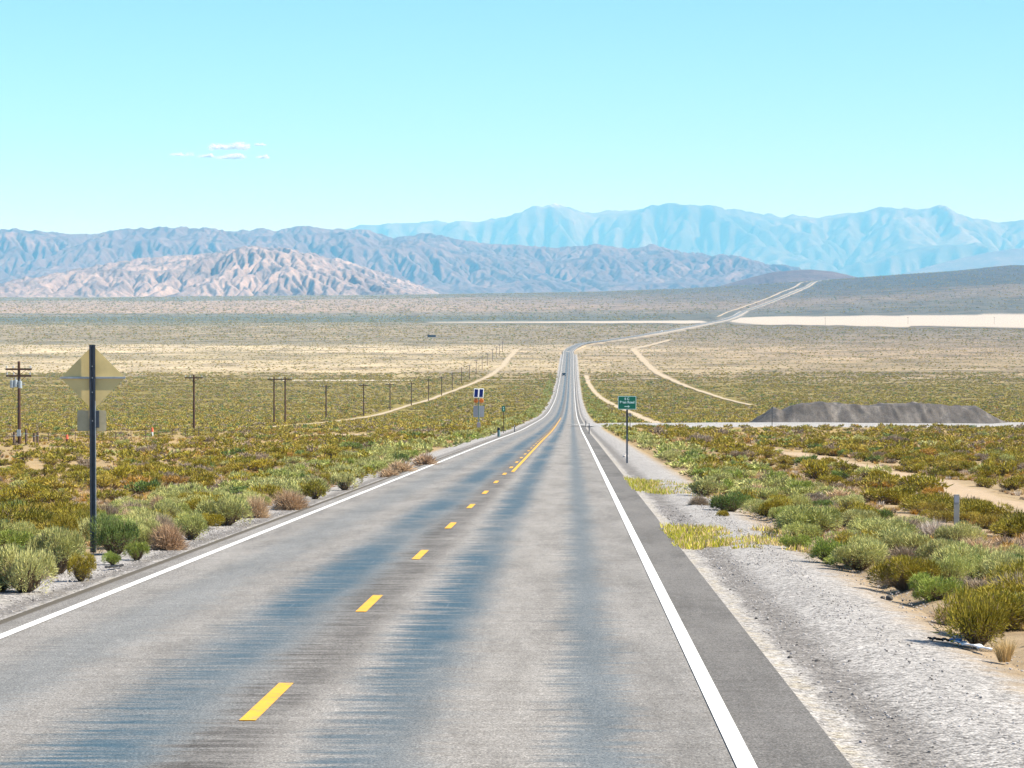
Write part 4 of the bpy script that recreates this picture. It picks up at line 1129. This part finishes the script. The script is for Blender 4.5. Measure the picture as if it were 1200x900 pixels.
def u_post(parent, h, w=.075, mat=None, z0=-.25, y=0., x=0.):
    """open steel channel with flanges, like a road sign post"""
    t = .007; d = .04
    m = MB(); a = w / 2
    pts = [(-a, 0), (-a, t), (-a * .5, t), (-a * .42, d), (a * .42, d), (a * .5, t), (a, t), (a, 0), (a * .5 - t, 0), (a * .42 - t, d - t), (-a * .42 + t, d - t), (-a * .5 + t, 0)]
    b = len(m.v); n = len(pts)
    for z in (z0, h):
        for p in pts: m.v.append((x + p[0], y + p[1], z))
    m.f.append(tuple(range(n))); m.f.append(tuple(n + k for k in reversed(range(n))))
    for k in range(n): m.f.append((k, n + k, n + (k + 1) % n, (k + 1) % n))
    return m.build('post', mat or M_STEEL, parent)
def rounded(w, h, r, n=5):
    pts = []
    for cx, cz, a0 in ((w / 2 - r, h / 2 - r, 0), (-w / 2 + r, h / 2 - r, 90), (-w / 2 + r, -h / 2 + r, 180), (w / 2 - r, -h / 2 + r, 270)):
        for k in range(n + 1):
            a = R(a0 + 90 * k / n); pts.append((cx + r * math.cos(a), cz + r * math.sin(a)))
    return pts
def shift(pts, dx, dz): return [(p[0] + dx, p[1] + dz) for p in pts]
def rot45(pts): 
    c = math.sqrt(.5); return [((p[0] - p[1]) * c, (p[0] + p[1]) * c) for p in pts]

# --- yellow-backed diamond sign at left, seen from behind
p = on_plane(108, 643); k = p.y / F
ds = empty('diamond_sign', p, R(2), 'tall dark steel post with the bare tan back of a diamond sign', 'road sign')
H = 243 * k
m = MB()
zc_ = H - 37.5 * k
u_post(ds, H + .02, .105, M_STEEL, -.3)
m = MB(); m.prism(shift(rot45(rounded(.79, .79, .05)), 0, zc_), .075, .0785); pan = m.build('sign_panel', M_ALU, ds)
MB().prism(shift(rot45(rounded(.785, .785, .05)), 0, zc_), .0786, .0800).build('sign_face', plain('yellow_sheeting', (.75, .48, .02), .4), pan)
MB().box((0, .060, zc_), (1.13, .028, .035)).build('brace', M_GALV, ds, .004)
MB().prism(shift(rounded(.50, .36, .03), -.02, H - 88 * k), .06, .0635).build('plate', plain('dull_plate_back', (.46, .39, .24), .6, .05), ds)
MB().box((.075, .030, H - 86 * k), (.075, .05, .30)).build('bracket', M_STEEL, ds, .012)
for zz_ in (zc_ + .2, zc_, zc_ - .25, H - 88 * k): MB().cyl((0, -.012, zz_), (0, .002, zz_), .012, None, 6).build('bolt', M_GALV, ds)
MB().box((.0475, .017, H * .36), (.012, .046, H * .72 + .1)).build('lit_post_edge', M_GALV, ds, .002)  # pale strip standing in for the sunlit right edge of the post

# --- solar powered flashing beacon, left of the road
d = 332.; k = d / F; x = (561 - 600) * k
bs = empty('solar_beacon_sign', (x, d, gz(x, d)), 0, 'post with two dark blue solar panels, two amber lights and a grey sign back', 'road sign')
H = 50.5 * k; top = H
MB().cyl((0, 0, -.3), (0, 0, H - .25), .055, None, 14).build('pole', M_TEAL, bs)
for sx_ in (-1, 1):
    f = MB().box((sx_ * .285, -.16, H - .52), (.54, .05, 1.10), Matrix.Rotation(R(-22), 3, 'X') @ Matrix.Rotation(R(5 * sx_ * 0 + 4), 3, 'Y')).build('solar_panel', M_WHITEP, bs, .008)
    MB().box((sx_ * .285, -.190, H - .531), (.42, .02, .96), Matrix.Rotation(R(-22), 3, 'X') @ Matrix.Rotation(R(4), 3, 'Y')).build('solar_cells', M_CELL, f)
MB().cyl((-.36, -.03, H - .55), (.36, -.03, H - .55), .03).build('panel_bracket', M_GALV, bs)
for sx_ in (-1, 1):
    hsg = MB().cyl((sx_ * .31, -.06, H - 1.40), (sx_ * .31, .12, H - 1.40), .27, .28, 20).build('beacon_housing', plain('amber_housing', (.62, .30, .12), .5), bs, .01)
    MB().cyl((sx_ * .31, -.075, H - 1.40), (sx_ * .31, -.06, H - 1.40), .21, .23, 20).build('lens', M_AMBER, hsg)
MB().cyl((-.3, 0, H - 1.40), (.3, 0, H - 1.40), .025).build('beacon_arm', M_GALV, bs)
MB().prism(shift(rounded(1.24, 1.30, .06), .0, H - 2.62), .065, .069).build('sign_panel', M_ALUG, bs)
for dz in (-.35, .35): MB().box((0, .058, H - 2.62 + dz), (1.1, .012, .05)).build('brace', M_GALV, bs)
cb = MB().box((-.02, -.12, .75), (.42, .26, .56)).build('control_cabinet', plain('grey_cabinet', (.30, .27, .31), .5, .3), bs, .015)
MB().box((-.02, -.256, .75), (.36, .012, .5)).build('cabinet_door', plain('grey_cabinet_door', (.33, .30, .34), .5, .3), cb, .004)

# --- green guide sign on the right
def text_mesh(body, size, name, parent, loc, mat, depth=.002):
    cu = bpy.data.curves.new(name, 'FONT'); cu.body = body; cu.size = size; cu.align_x = 'CENTER'; cu.align_y = 'CENTER'; cu.extrude = depth; cu.offset = .006
    t = bpy.data.objects.new(name, cu); COL.objects.link(t)
    dg = bpy.context.evaluated_depsgraph_get(); me = bpy.data.meshes.new_from_object(t.evaluated_get(dg))
    bpy.data.objects.remove(t); bpy.data.curves.remove(cu)
    me.materials.clear(); me.materials.append(mat)
    o = bpy.data.objects.new(name, me); COL.objects.link(o); o.parent = parent
    o.location = loc; o.rotation_euler = (R(90), 0, 0)
    return o
d = 134.; k = d / F; x = (735 - 600) * k
gs = empty('guide_sign', (x, d, gz(x, d)), R(-1), 'small green guide sign with white writing and a right arrow beside the right shoulder', 'road sign')
H = 79 * k; w_ = 21.4 * k; h_ = 15.8 * k; zc_ = H - h_ / 2
u_post(gs, H - .05, .085, M_STEEL, -.3, .03)
MB().box((.012, .065, H * .2), (.05, .03, H * .45)).build('anchor_sleeve', M_GALV, gs, .003)
pn = MB().prism(shift(rounded(w_, h_, .04), 0, zc_), 0, .004).build('sign_panel', M_GALV, gs)
MB().prism(shift(rounded(w_ - .002, h_ - .002, .04), 0, zc_), -.003, -.0005).build('border', M_LETTER, pn)
MB().prism(shift(rounded(w_ - .055, h_ - .055, .03), 0, zc_), -.006, -.0032).build('sign_face', M_GREEN, pn)
text_mesh('S C', .15, 'lettering', pn, (-.01, -.0085, zc_ + .175), M_LETTER)
text_mesh('Bean Road', .155, 'lettering', pn, (0, -.0085, zc_ + .02), M_LETTER)
ar = [(-.12, -.017), (.04, -.017), (.03, -.062), (.13, 0), (.03, .062), (.04, .017), (-.12, .017)]
MB().prism(shift(ar, 0, zc_ - .175), -.009, -.0062).build('arrow', M_LETTER, pn)

def post_thing(name, x, y, label, build, cat='post', group=None, rz=0.):
    e = empty(name, (x, y, gz(x, y)), rz, label, cat, group); build(e); return e
# second, slimmer post behind the green sign
d = 300.; x = (738.5 - 600) / F * d
def b_slim(e):
    u_post(e, 2.1, .07, M_RUST); MB().prism(shift(rounded(.3, .3, .03), 0, 1.95), .045, .049).build('plate', M_ALUG, e)
post_thing('marker_post', x, d, 'slim brown post seen below the green guide sign, standing farther back', b_slim)
# milepost sign and delineators
d = 318.; x = (590 - 600) / F * d
def b_mile(e):
    u_post(e, 2.95, .065, M_RUST, y=.01); q = MB().prism(shift(rounded(.36, .62, .04), 0, 2.62), 0, .006).build('sign_panel', M_GREEN, e)
    MB().box((0, -.004, 2.74), (.10, .004, .14)).build('digit_patch', M_LETTER, q); MB().box((.02, -.004, 2.52), (.10, .004, .14)).build('digit_patch', M_LETTER, q)
post_thing('milepost', x, d, 'slim post with a small green plate right of the solar beacon', b_mile, 'road sign')
d = 268.; x = (584.5 - 600) / F * d
def b_bol(e):
    MB().cyl((0, 0, -.2), (0, 0, .62), .14, .13, 16).build('base', M_TEAL, e, .01); MB().cyl((0, 0, .62), (0, 0, .86), .15, .11, 16).build('cap', M_BLACK, e, .01)
post_thing('utility_marker', x, d, 'stubby grey green marker with a black cap on the left verge near the beacon', b_bol, 'marker')
def b_del(h, dark=True):
    def f(e):
        MB().box((0, 0, h / 2 - .1), (.10, .02, h + .2)).build('blade', M_STEEL if dark else M_CONC, e, .004)
        MB().box((0, -.013, h - .12), (.075, .006, .12)).build('reflector', M_LAMP, e)
    return f
for px, d, h, lab in ((603, 322, .85, 'slim dark delineator post on the left shoulder near the milepost'), (686.5, 400, 1.05, 'farther of two delineator posts on the right shoulder by the side road'), (690.5, 300, 1.1, 'nearer of two delineator posts on the right shoulder by the side road')):
    x = (px - 600) / F * d; post_thing('delineator_post', x, d, lab, b_del(h), 'delineator', 'delineator posts along the shoulders')
g = ground_at(910, 501); 
def b_thin(e):
    u_post(e, 2.9, .08, M_STEEL); MB().box((0, -.01, 2.75), (.16, .01, .22)).build('plate', M_STEEL, e)
post_thing('marker_post', g.x, 410, 'thin dark post in front of the left end of the gravel pile', b_thin)
# pale marker and iron stake in the right scrub
p = on_plane(1122, 616)
def b_pale(e):
    MB().box((0, 0, .30), (.115, .016, .84)).build('blade', M_CONC, e, .004); MB().box((0, -.010, .62), (.095, .004, .14)).build('label_patch', M_ALUG, e)
post_thing('marker_post', p.x, p.y, 'flat pale grey marker post standing among bushes on the right', b_pale, 'marker')
def b_stake(h, lean=0.):
    def f(e):
        m = MB(); tx = math.sin(R(lean)) * h
        m.cyl((0, 0, -.2), (tx, 0, h), .028, .024, 7); m.build('stake', M_RUST, e)
        MB().box((tx * .9, -.02, h * .88), (.05, .02, .03)).build('wire_clip', M_GALV, e)
    return f
p = on_plane(1191, 613); post_thing('iron_stake', p.x, p.y, 'dark iron fence stake at the right border among yellow scrub', b_stake(.34), 'stake')
p = on_plane(1176, 610); post_thing('iron_stake', p.x, p.y, 'short thin stake left of the dark iron stake at the right border', b_stake(.2), 'stake')
p = on_plane(6, 622); post_thing('iron_stake', p.x, p.y, 'upright rusty stake at the left border behind the round pale bush', b_stake(.33), 'stake')
p = on_plane(10, 623); post_thing('iron_stake', p.x, p.y, 'short leaning rusty stake beside the upright one at the left border', b_stake(.2, 38), 'stake')

# --- power poles
def power_pole(h, double=False):
    e = empty('power_pole', (0, 0, 0))
    MB().cyl((0, 0, -.6), (0, 0, h), .17, .125, 12).build('pole', M_WOOD, e)
    def arm(z, w):
        a = MB().box((0, -.16, z), (w, .12, .17)).build('crossarm', M_WOOD, e, .008)
        for xx in (-w / 2 + .12, -w * .2, w / 2 - .12):
            m = MB(); m.cyl((xx, -.16, z + .06), (xx, -.16, z + .20), .03, None, 8); m.cyl((xx, -.16, z + .16), (xx, -.16, z + .34), .085, .05, 10); m.build('insulator', M_CERAM, a)
        for s_ in (-1, 1): MB().cyl((s_ * w * .30, -.16, z - .02), (0, -.15, z - .62), .022, None, 6).build('brace', M_WOOD, e)
    arm(h - .42 if not double else h - .75, 2.5)
    if double:
        arm(h - 1.38, 2.4)
        for xx, zz in ((-.62, h - 2.15), (-.27, h - 2.1), (.16, h - 2.2)):
            t_ = MB().cyl((xx, -.34, zz - .34), (xx, -.34, zz + .34), .19, None, 14).build('transformer', M_TANK, e, .02)
            MB().cyl((xx, -.34, zz + .34), (xx, -.34, zz + .56), .04, .03, 8).build('bushing', M_CERAM, t_)
        MB().box((0, -.32, h - 2.2), (1.2, .07, .09)).build('transformer_bracket', M_GALV, e)
        for s_ in (-1, 1):
            MB().cyl((s_ * 1.05, -.16, h - .72), (s_ * 1.18, -.2, h - 1.2), .014, None, 5).build('jumper_wire', M_BLACK, e)
        MB().box((0, -.24, 1.15), (.36, .2, .62)).build('meter_box', M_TANK, e, .015)
    return e
OFF = 52.5
def pole_d(px): return OFF / ((600 - px) / F + .0205)
pa = power_pole(7.95, True)
dA = pole_d(22); xA = float(xc(dA)) - OFF + 2.45
xA = (22 - 600) / F * dA
pa.location = (xA, dA, gz(xA, dA)); tag(pa, 'nearest brown power pole with double crossarm, grey transformers and a meter box', 'power pole', 'power poles along the dirt track')
base_pole = power_pole(7.9)
cols_ = [227, 334, 382, 426, 457, 482, 502, 517.5, 530, 541, 550, 558, 565, 571, 577, 581.5, 585.5, 589]
names_ = ['second power pole of the row, standing alone right of the diamond sign', 'third power pole of the row, taller of the close pair', 'fourth power pole of the row, next one right of the close pair', 'fifth power pole of the row, second right of the close pair',
          'sixth power pole of the row, third right of the close pair', 'seventh power pole of the row, on the near edge of the salt streak', 'eighth power pole of the row, before the track bends', 'ninth power pole of the row, where the dirt track widens']
for i, px in enumerate(cols_):
    d = pole_d(px); x = (px - 600) / F * d
    o = base_pole if i == 0 else copy_tree(base_pole)
    o.location = (x, d, gz(x, d)); o.scale = (1, 1, 1.0 + .04 * math.sin(i * 2.3) + (.07 if i == 1 else 0)); o.rotation_euler = (0, 0, R(-1 + 4 * math.sin(i * 5.1)))
    if i < len(names_): tag(o, names_[i], 'power pole', 'power poles along the dirt track')
    else: tag(o, 'tiny far power pole in the shrinking end of the row before the straw plain', 'power pole', 'far power poles at the end of the row')
o = copy_tree(base_pole); d = 556; x = (321 - 600) / F * d
o.location = (x, d, gz(x, d)); o.scale = (1, 1, 1.12); tag(o, 'left and shorter pole of the close pair of power poles', 'power pole', 'power poles along the dirt track')
for px, d, lab in ((967, 3900, 'leftmost of three tiny far poles in front of the dry lake'), (1064, 4000, 'middle of three tiny far poles in front of the dry lake'), (1165, 4000, 'rightmost of three tiny far poles in front of the dry lake')):
    o = copy_tree(base_pole); x = (px - 600) / F * d; o.location = (x, d, gz(x, d)); o.scale = (1, 1, 1.3); tag(o, lab, 'power pole', 'poles by the dry lake')

# --- posts round the first pole, and the wire fence
def b_wood(h, w=.2):
    def f(e):
        MB().cyl((0, 0, -.3), (0, 0, h), w * .5, w * .46, 9).build('timber', M_WOODG, e, .012); MB().cyl((0, 0, h * .7), (0, 0, h * .74), w * .53, None, 9).build('wire_wrap', M_GALV, e)
    return f
for px, h, lab in ((16, 1.25, 'dark wooden corner post left of the nearest power pole'), (30, 1.5, 'leaning dark post just right of the nearest power pole'), (39.5, 1.15, 'left one of two dark wooden posts right of the nearest power pole'), (43.5, 1.25, 'right one of two dark wooden posts right of the nearest power pole')):
    d = dA - 6 + (px % 3); x = (px - 600) / F * d; post_thing('wooden_post', x, d, lab, b_wood(h, .26), 'post', 'wooden posts round the nearest power pole')
def b_or(h, white):
    def f(e):
        MB().cyl((0, 0, -.2), (0, 0, h * .55), .12, .10, 10).build('lower_pipe', M_WHITEP if white else M_RUST, e); MB().cyl((0, 0, h * .55), (0, 0, h), .15, .10, 10).build('upper_pipe', M_ORANGE, e, .01)
    return f
d = dA + 2; x = (78 - 600) / F * d; post_thing('marker_post', x, d, 'small orange topped rusty marker on the plain left of the diamond sign post', b_or(.95, False), 'marker')
d = dA + 60; x = (178 - 600) / F * d; post_thing('marker_post', x, d, 'orange and white marker pipe on the plain between the diamond sign and second power pole', b_or(1.1, True), 'marker')
def fence():
    pts = [((px - 600) / F * dd, dd) for px, dd in ((-20, 282), (60, 290), (130, 305), (200, 330), (262, 352))]
    q = resample(pts, 5.2); o = empty('wire_fence', (q[0][0], q[0][1], gz(*q[0])), 0, 'low wire fence of thin stakes running across the plain behind the diamond sign', 'fence')
    L0 = Vector(o.location); V = MB()
    for i, a in enumerate(q):
        z = gz(*a); MB().cyl(Vector((a[0], a[1], z - .2)) - L0, Vector((a[0] + .03 * math.sin(i * 3), a[1], z + 1.02)) - L0, .045, .04, 6).build('stake', M_WOODG, o)
        if i:
            b = q[i - 1]; zb = gz(*b)
            for hh_ in (.45, .75, .98): V.cyl(Vector((a[0], a[1], z + hh_)) - L0, Vector((b[0], b[1], zb + hh_)) - L0, .006, None, 4)
    V.build('wire', M_GALV, o)
fence()

# --- gravel pile
def gravel_pile():
    d0 = 436.; k = d0 / F
    x0, x1 = (868 - 600) * k, (1188 - 600) * k
    nx, ny = 230, 70
    xs = np.linspace(x0, x1, nx); ys = np.linspace(d0 - 8.2, d0 + 8.2, ny)
    X, Y = np.meshgrid(xs, ys)
    prof = [(868, 0), (882, .5), (900, 1.9), (908, 2.45), (916, 2.1), (926, 2.75), (940, 3.05), (985, 3.15), (1010, 2.95), (1040, 3.1), (1080, 2.95), (1115, 2.95), (1142, 2.7), (1165, 1.4), (1182, .3), (1188, 0)]
    pr = np.array(prof); hp = np.interp(X, (pr[:, 0] - 600) * k, pr[:, 1])
    v = np.abs(Y - d0) / 8.2
    w_ = .32 + .12 * (fbm(X / 5., X * 0, 61, 3) - .5)
    e = np.clip((1 - v) / (1 - w_), 0, 1) ** .95
    gully = ridged(X / 3.4 + (Y - d0) * .05, Y * .06, 62, 4)
    h = 1.1 * hp * e * (1 + .38 * (gully - .5) * (1 - e * .75)) + (.25 * (fbm(X * .9, Y * .9, 64, 3) - .5) + .75 * (fbm(X * .33, Y * .33, 66, 3) - .5)) * np.minimum(1, hp) * np.minimum(1, e * 2)
    z = Z(X, Y) + np.where((e <= 0) | (hp <= 0), -.3, h)
    V_ = np.stack([X - xs.mean(), Y - d0, z - float(z.min())], -1).reshape(-1, 3)
    i = (np.arange(ny - 1)[:, None] * nx + np.arange(nx - 1)[None, :]).ravel()
    t = NT('dark_crushed_stone'); p = t.pos()
    n1 = t.noise(t.vmath('MULTIPLY', p, (.55, .2, .12)), 1, 5, .7); n2 = t.noise(p, 5, 5, .7)
    c = t.ramp(n1, [(.32, (.075, .067, .060)), (.52, (.11, .099, .09)), (.7, (.21, .19, .168))])
    c = t.mix(1., c, t.ramp(n2, [(.3, .7), (.7, 1.3)]), 'MULTIPLY')
    mat = t.pbr(c, .95, 0, t.bump(n2, .12, .6), .15)
    o = mesh_obj('gravel_pile', V_, np.stack([i, i + 1, i + nx + 1, i + nx], -1), mat, None, True, (xs.mean(), d0, float(z.min())))
    tag(o, 'long dark grey pile of crushed stone beside the side road on the right', 'gravel pile')
gravel_pile()

# --- vehicles far down the road
def vehicle(name, paint, x, y, rz, label, truck=False):
    e = empty(name, (x, y, float(Z(x, y, False)) + (.06 if y < 2100 else .5)), rz, label, 'truck' if truck else 'car')
    L_, W_, Ht = (6.2, 2.1, 2.5) if truck else (4.6, 1.85, 1.5)
    if truck: side = [(-L_ / 2, .45), (L_ / 2, .45), (L_ / 2, 2.5), (-.9, 2.5), (-1.0, 1.9), (-1.7, 1.8), (-2.2, 1.15), (-L_ / 2, 1.05)]
    else: side = [(-2.3, .32), (2.3, .32), (2.3, .85), (2.0, .95), (1.45, 1.46), (-.25, 1.5), (-1.05, 1.0), (-2.15, .82)]
    body = MB().prismx(side, -W_ / 2, W_ / 2).build('body', paint, e, .05)
    if truck: MB().box((0, -1.62, 1.5), (W_ - .3, .9, .5), Matrix.Rotation(R(25), 3, 'X')).build('windscreen', M_GLASS, body)
    else:
        MB().box((0, -.70, 1.27), (W_ - .35, .9, .03), Matrix.Rotation(R(32), 3, 'X')).build('windscreen', M_GLASS, body)
        for s_ in (-1, 1): MB().prismx([(-.75, 1.02), (1.5, 1.02), (1.2, 1.38), (-.2, 1.4)], s_ * W_ / 2 - .01, s_ * W_ / 2 + .012).build('side_window', M_GLASS, body)
    for s_ in (-1, 1):
        for yy in (-L_ * .31, L_ * .30):
            wh = MB().cyl((s_ * (W_ / 2 - .2), yy, .34), (s_ * (W_ / 2 + .02), yy, .34), .34, None, 18).build('wheel', M_BLACK, e, .02)
            MB().cyl((s_ * (W_ / 2 + .005), yy, .34), (s_ * (W_ / 2 + .03), yy, .34), .19, None, 14).build('rim', M_GALV, wh)
        MB().box((s_ * (W_ / 2 - .28), -L_ / 2 + .02, .68), (.34, .08, .14)).build('headlight', M_LAMP, e, .01)
        MB().box((s_ * (W_ / 2 - .2), L_ / 2 - .02, .78), (.22, .06, .14)).build('taillight', plain('red_taillight', (.35, .02, .015), .3), e, .01)
    MB().box((0, -L_ / 2 - .01, .45), (W_ * .8, .1, .16)).build('bumper', M_BLACK, e, .02)
    return e
d = 1560; x = float(xc(d)) - 1.75
vehicle('car', M_CARB, x, d, R(-1.2), 'small black car driving toward us in the left lane far down the highway')
i_ = int(np.argmin(np.abs(PATH[:, 1] - 3190))); tt = _t[i_]; ang = math.atan2(tt[1], tt[0]) - math.pi / 2
vehicle('truck', M_CARW, PATH[i_, 0] - _n[i_, 0] * 2, PATH[i_, 1] - _n[i_, 1] * 2, ang, 'tiny white truck on the highway past its bend near the dry lake', True)
i_ = int(np.argmin(np.abs(PATH[:, 1] - 2480))); tt = _t[i_]; ang = math.atan2(tt[1], tt[0]) - math.pi / 2
vehicle('car', M_CARW, PATH[i_, 0] - _n[i_, 0] * 3.2, PATH[i_, 1] - _n[i_, 1] * 3.2, ang, 'tiny white car at the roadside just past the bend of the highway')
# --- dark low shed on the plain
g = ground_at(506.5, 395)
sh = empty('shed', g, R(8), 'tiny long dark shed alone on the grey plain left of the highway', 'shed')
MB().prismx([(-2, 0), (2, 0), (2, 1.5), (-2, 1.9)], -3, 3.4).build('wall', M_SHED, sh); MB().box((.2, 0, 1.78), (6.8, 4.5, .12), Matrix.Rotation(R(-5.7), 3, 'X')).build('roof', plain('dark_sheet_roof', (.05, .05, .055), .6), sh)
MB().prismx([(-1.6, 0), (1.6, 0), (1.6, 2.2), (-1.6, 2.7)], -4.6, -3.03).build('lean_to', M_SHED, sh)

# --- rocks and litter
def rock(name, x, y, r, mat, label, group=None, flat=.6):
    bm = bmesh.new(); bmesh.ops.create_icosphere(bm, subdivisions=3, radius=1)
    sd_ = random.random() * 50
    for v in bm.verts:
        c = v.co; n = 1 + (float(fbm(c.x * 1.3 + sd_, c.y * 1.3 + c.z, 40, 3)) - .5) * .9
        v.co = Vector((c.x * n, c.y * n * .85, c.z * n * flat))
    me = bpy.data.meshes.new(name); bm.to_mesh(me); bm.free(); me.materials.append(mat)
    o = bpy.data.objects.new(name, me); COL.objects.link(o); o.scale = (r, r, r); o.location = (x, y, gz(x, y) + r * flat * .45); o.rotation_euler = (0, 0, random.random() * 6)
    tag(o, label, 'rock', group)
for px, py, r, mt, lab, fl in ((155, 598, .17, M_ROCKP, 'white rock, upper one of a pair in the scrub behind the tan tumbleweed', .7), (149, 602, .15, M_ROCKP, 'white rock, lower one of a pair in the scrub behind the tan tumbleweed', .6),
                              (78, 601, .30, M_ROCKP, 'flat pinkish pale rock left of the diamond sign post', .35), (1070, 592, .14, M_ROCKP, 'small pale rock in the right scrub', .6),
                              (733, 533, .16, M_ROCKP, 'small white rock at the foot of the green guide sign', .7), (1043, 697, .055, M_ROCKD, 'dark stone at the right gravel edge, larger one', .7), (1036, 696, .04, M_ROCKD, 'dark stone at the right gravel edge, smaller one', .7),
                              (103, 672, .05, M_ROCKD, 'dark clod on the left gravel shoulder below the diamond sign', .5)):
    p = on_plane(px, py); rock('rock', p.x, p.y, r, mt, lab, None, fl)
def scrap(px0, py0, px1, py1, w_, mat, label, name):
    a, b = on_plane(px0, py0), on_plane(px1, py1); n = 26; V = []; Fc = []
    dv = (b - a); side = Vector((-dv.y, dv.x, 0)).normalized()
    c0 = (a + b) / 2
    for i in range(n):
        t = i / (n - 1)
        ww = w_ * (.35 + .65 * math.sin(math.pi * min(1, max(0, t * .9 + .08)))) * (1 + .35 * math.sin(t * 17))
        for j, s_ in enumerate((-1, -.3, .4, 1)):
            q = a + dv * t + side * (s_ * ww + .02 * math.sin(t * 13))
            V.append((q.x - c0.x, q.y - c0.y, gz(q.x, q.y) - c0.z + .035 + .012 * math.sin(t * 15 + j * 2)))
    for i in range(n - 1):
        for j in range(3): Fc.append((i * 4 + j, i * 4 + j + 1, i * 4 + j + 5, i * 4 + j + 4))
    o = mesh_obj(name, V, Fc, mat, None, True, c0)
    md_ = o.modifiers.new('thickness', 'SOLIDIFY'); md_.thickness = .012
    tag(o, label, 'litter'); return o
s1 = scrap(1122, 750, 1163, 759, .05, M_LITW, 'crumpled white plastic strip with a blue end under the big ragged bush', 'plastic_litter')
e_ = on_plane(1122, 749.5); b_ = MB().box((0, 0, 0), (.13, .07, .035), Matrix.Rotation(R(-20), 3, 'Z')).build('blue_end', M_LITB, None, .012)
b_.parent = s1; b_.location = Vector((e_.x, e_.y, gz(e_.x, e_.y) + .05)) - s1.location
scrap(1090, 746, 1116, 748.5, .04, M_BLACK, 'black rubber scrap left of the white plastic strip', 'rubber_scrap')
scrap(124, 663, 142, 660, .05, M_BLACK, 'black rubber scrap at the edge of the left gravel by the diamond sign', 'rubber_scrap')
# loose stones on the shoulders
def pebbles():
    col = bpy.data.collections.new('pebbles')
    for i in range(5):
        bm = bmesh.new(); bmesh.ops.create_icosphere(bm, subdivisions=1, radius=1)
        for v in bm.verts: v.co = Vector((v.co.x * random.uniform(.7, 1.2), v.co.y * random.uniform(.7, 1.2), v.co.z * random.uniform(.4, .9)))
        me = bpy.data.meshes.new('pebble'); bm.to_mesh(me); bm.free()
        me.materials.append(plain('stone_%s' % 'abcde'[i], [(.09, .085, .08), (.5, .47, .45), (.32, .30, .29), (.60, .57, .54), (.2, .185, .17)][i], .9)); col.objects.link(bpy.data.objects.new('pebble_%d' % i, me))
    n = 16000; y = np.sqrt(RNG.uniform(17 ** 2, 75 ** 2, n)); right = RNG.random(n) < .66
    u = np.where(right, 4.5 + 2.7 * RNG.random(n), -4.3 - 1.5 * RNG.random(n)); edge = RNG.random(n) < .16
    u = np.where(edge & right, 4.6 + np.abs(RNG.normal(size=n)) * .35, u)
    x = xc(y) + u; r = .007 + .011 * RNG.random(n) ** 3 + np.where(edge & (RNG.random(n) < .04), .016, 0)
    idx = np.where(edge, RNG.choice([0, 4, 2, 1], n), RNG.choice([1, 1, 2, 2, 1, 4, 4], n))
    scatter('loose_gravel', np.c_[x, y, Z(x, y, False) - .055 + np.where(u > 0, .075 * np.exp(-((u - 5.69) / .42) ** 2), 0) + r * .3], np.c_[r, r, r], idx, col, 'loose stones strewn over the gravel shoulders')
pebbles()
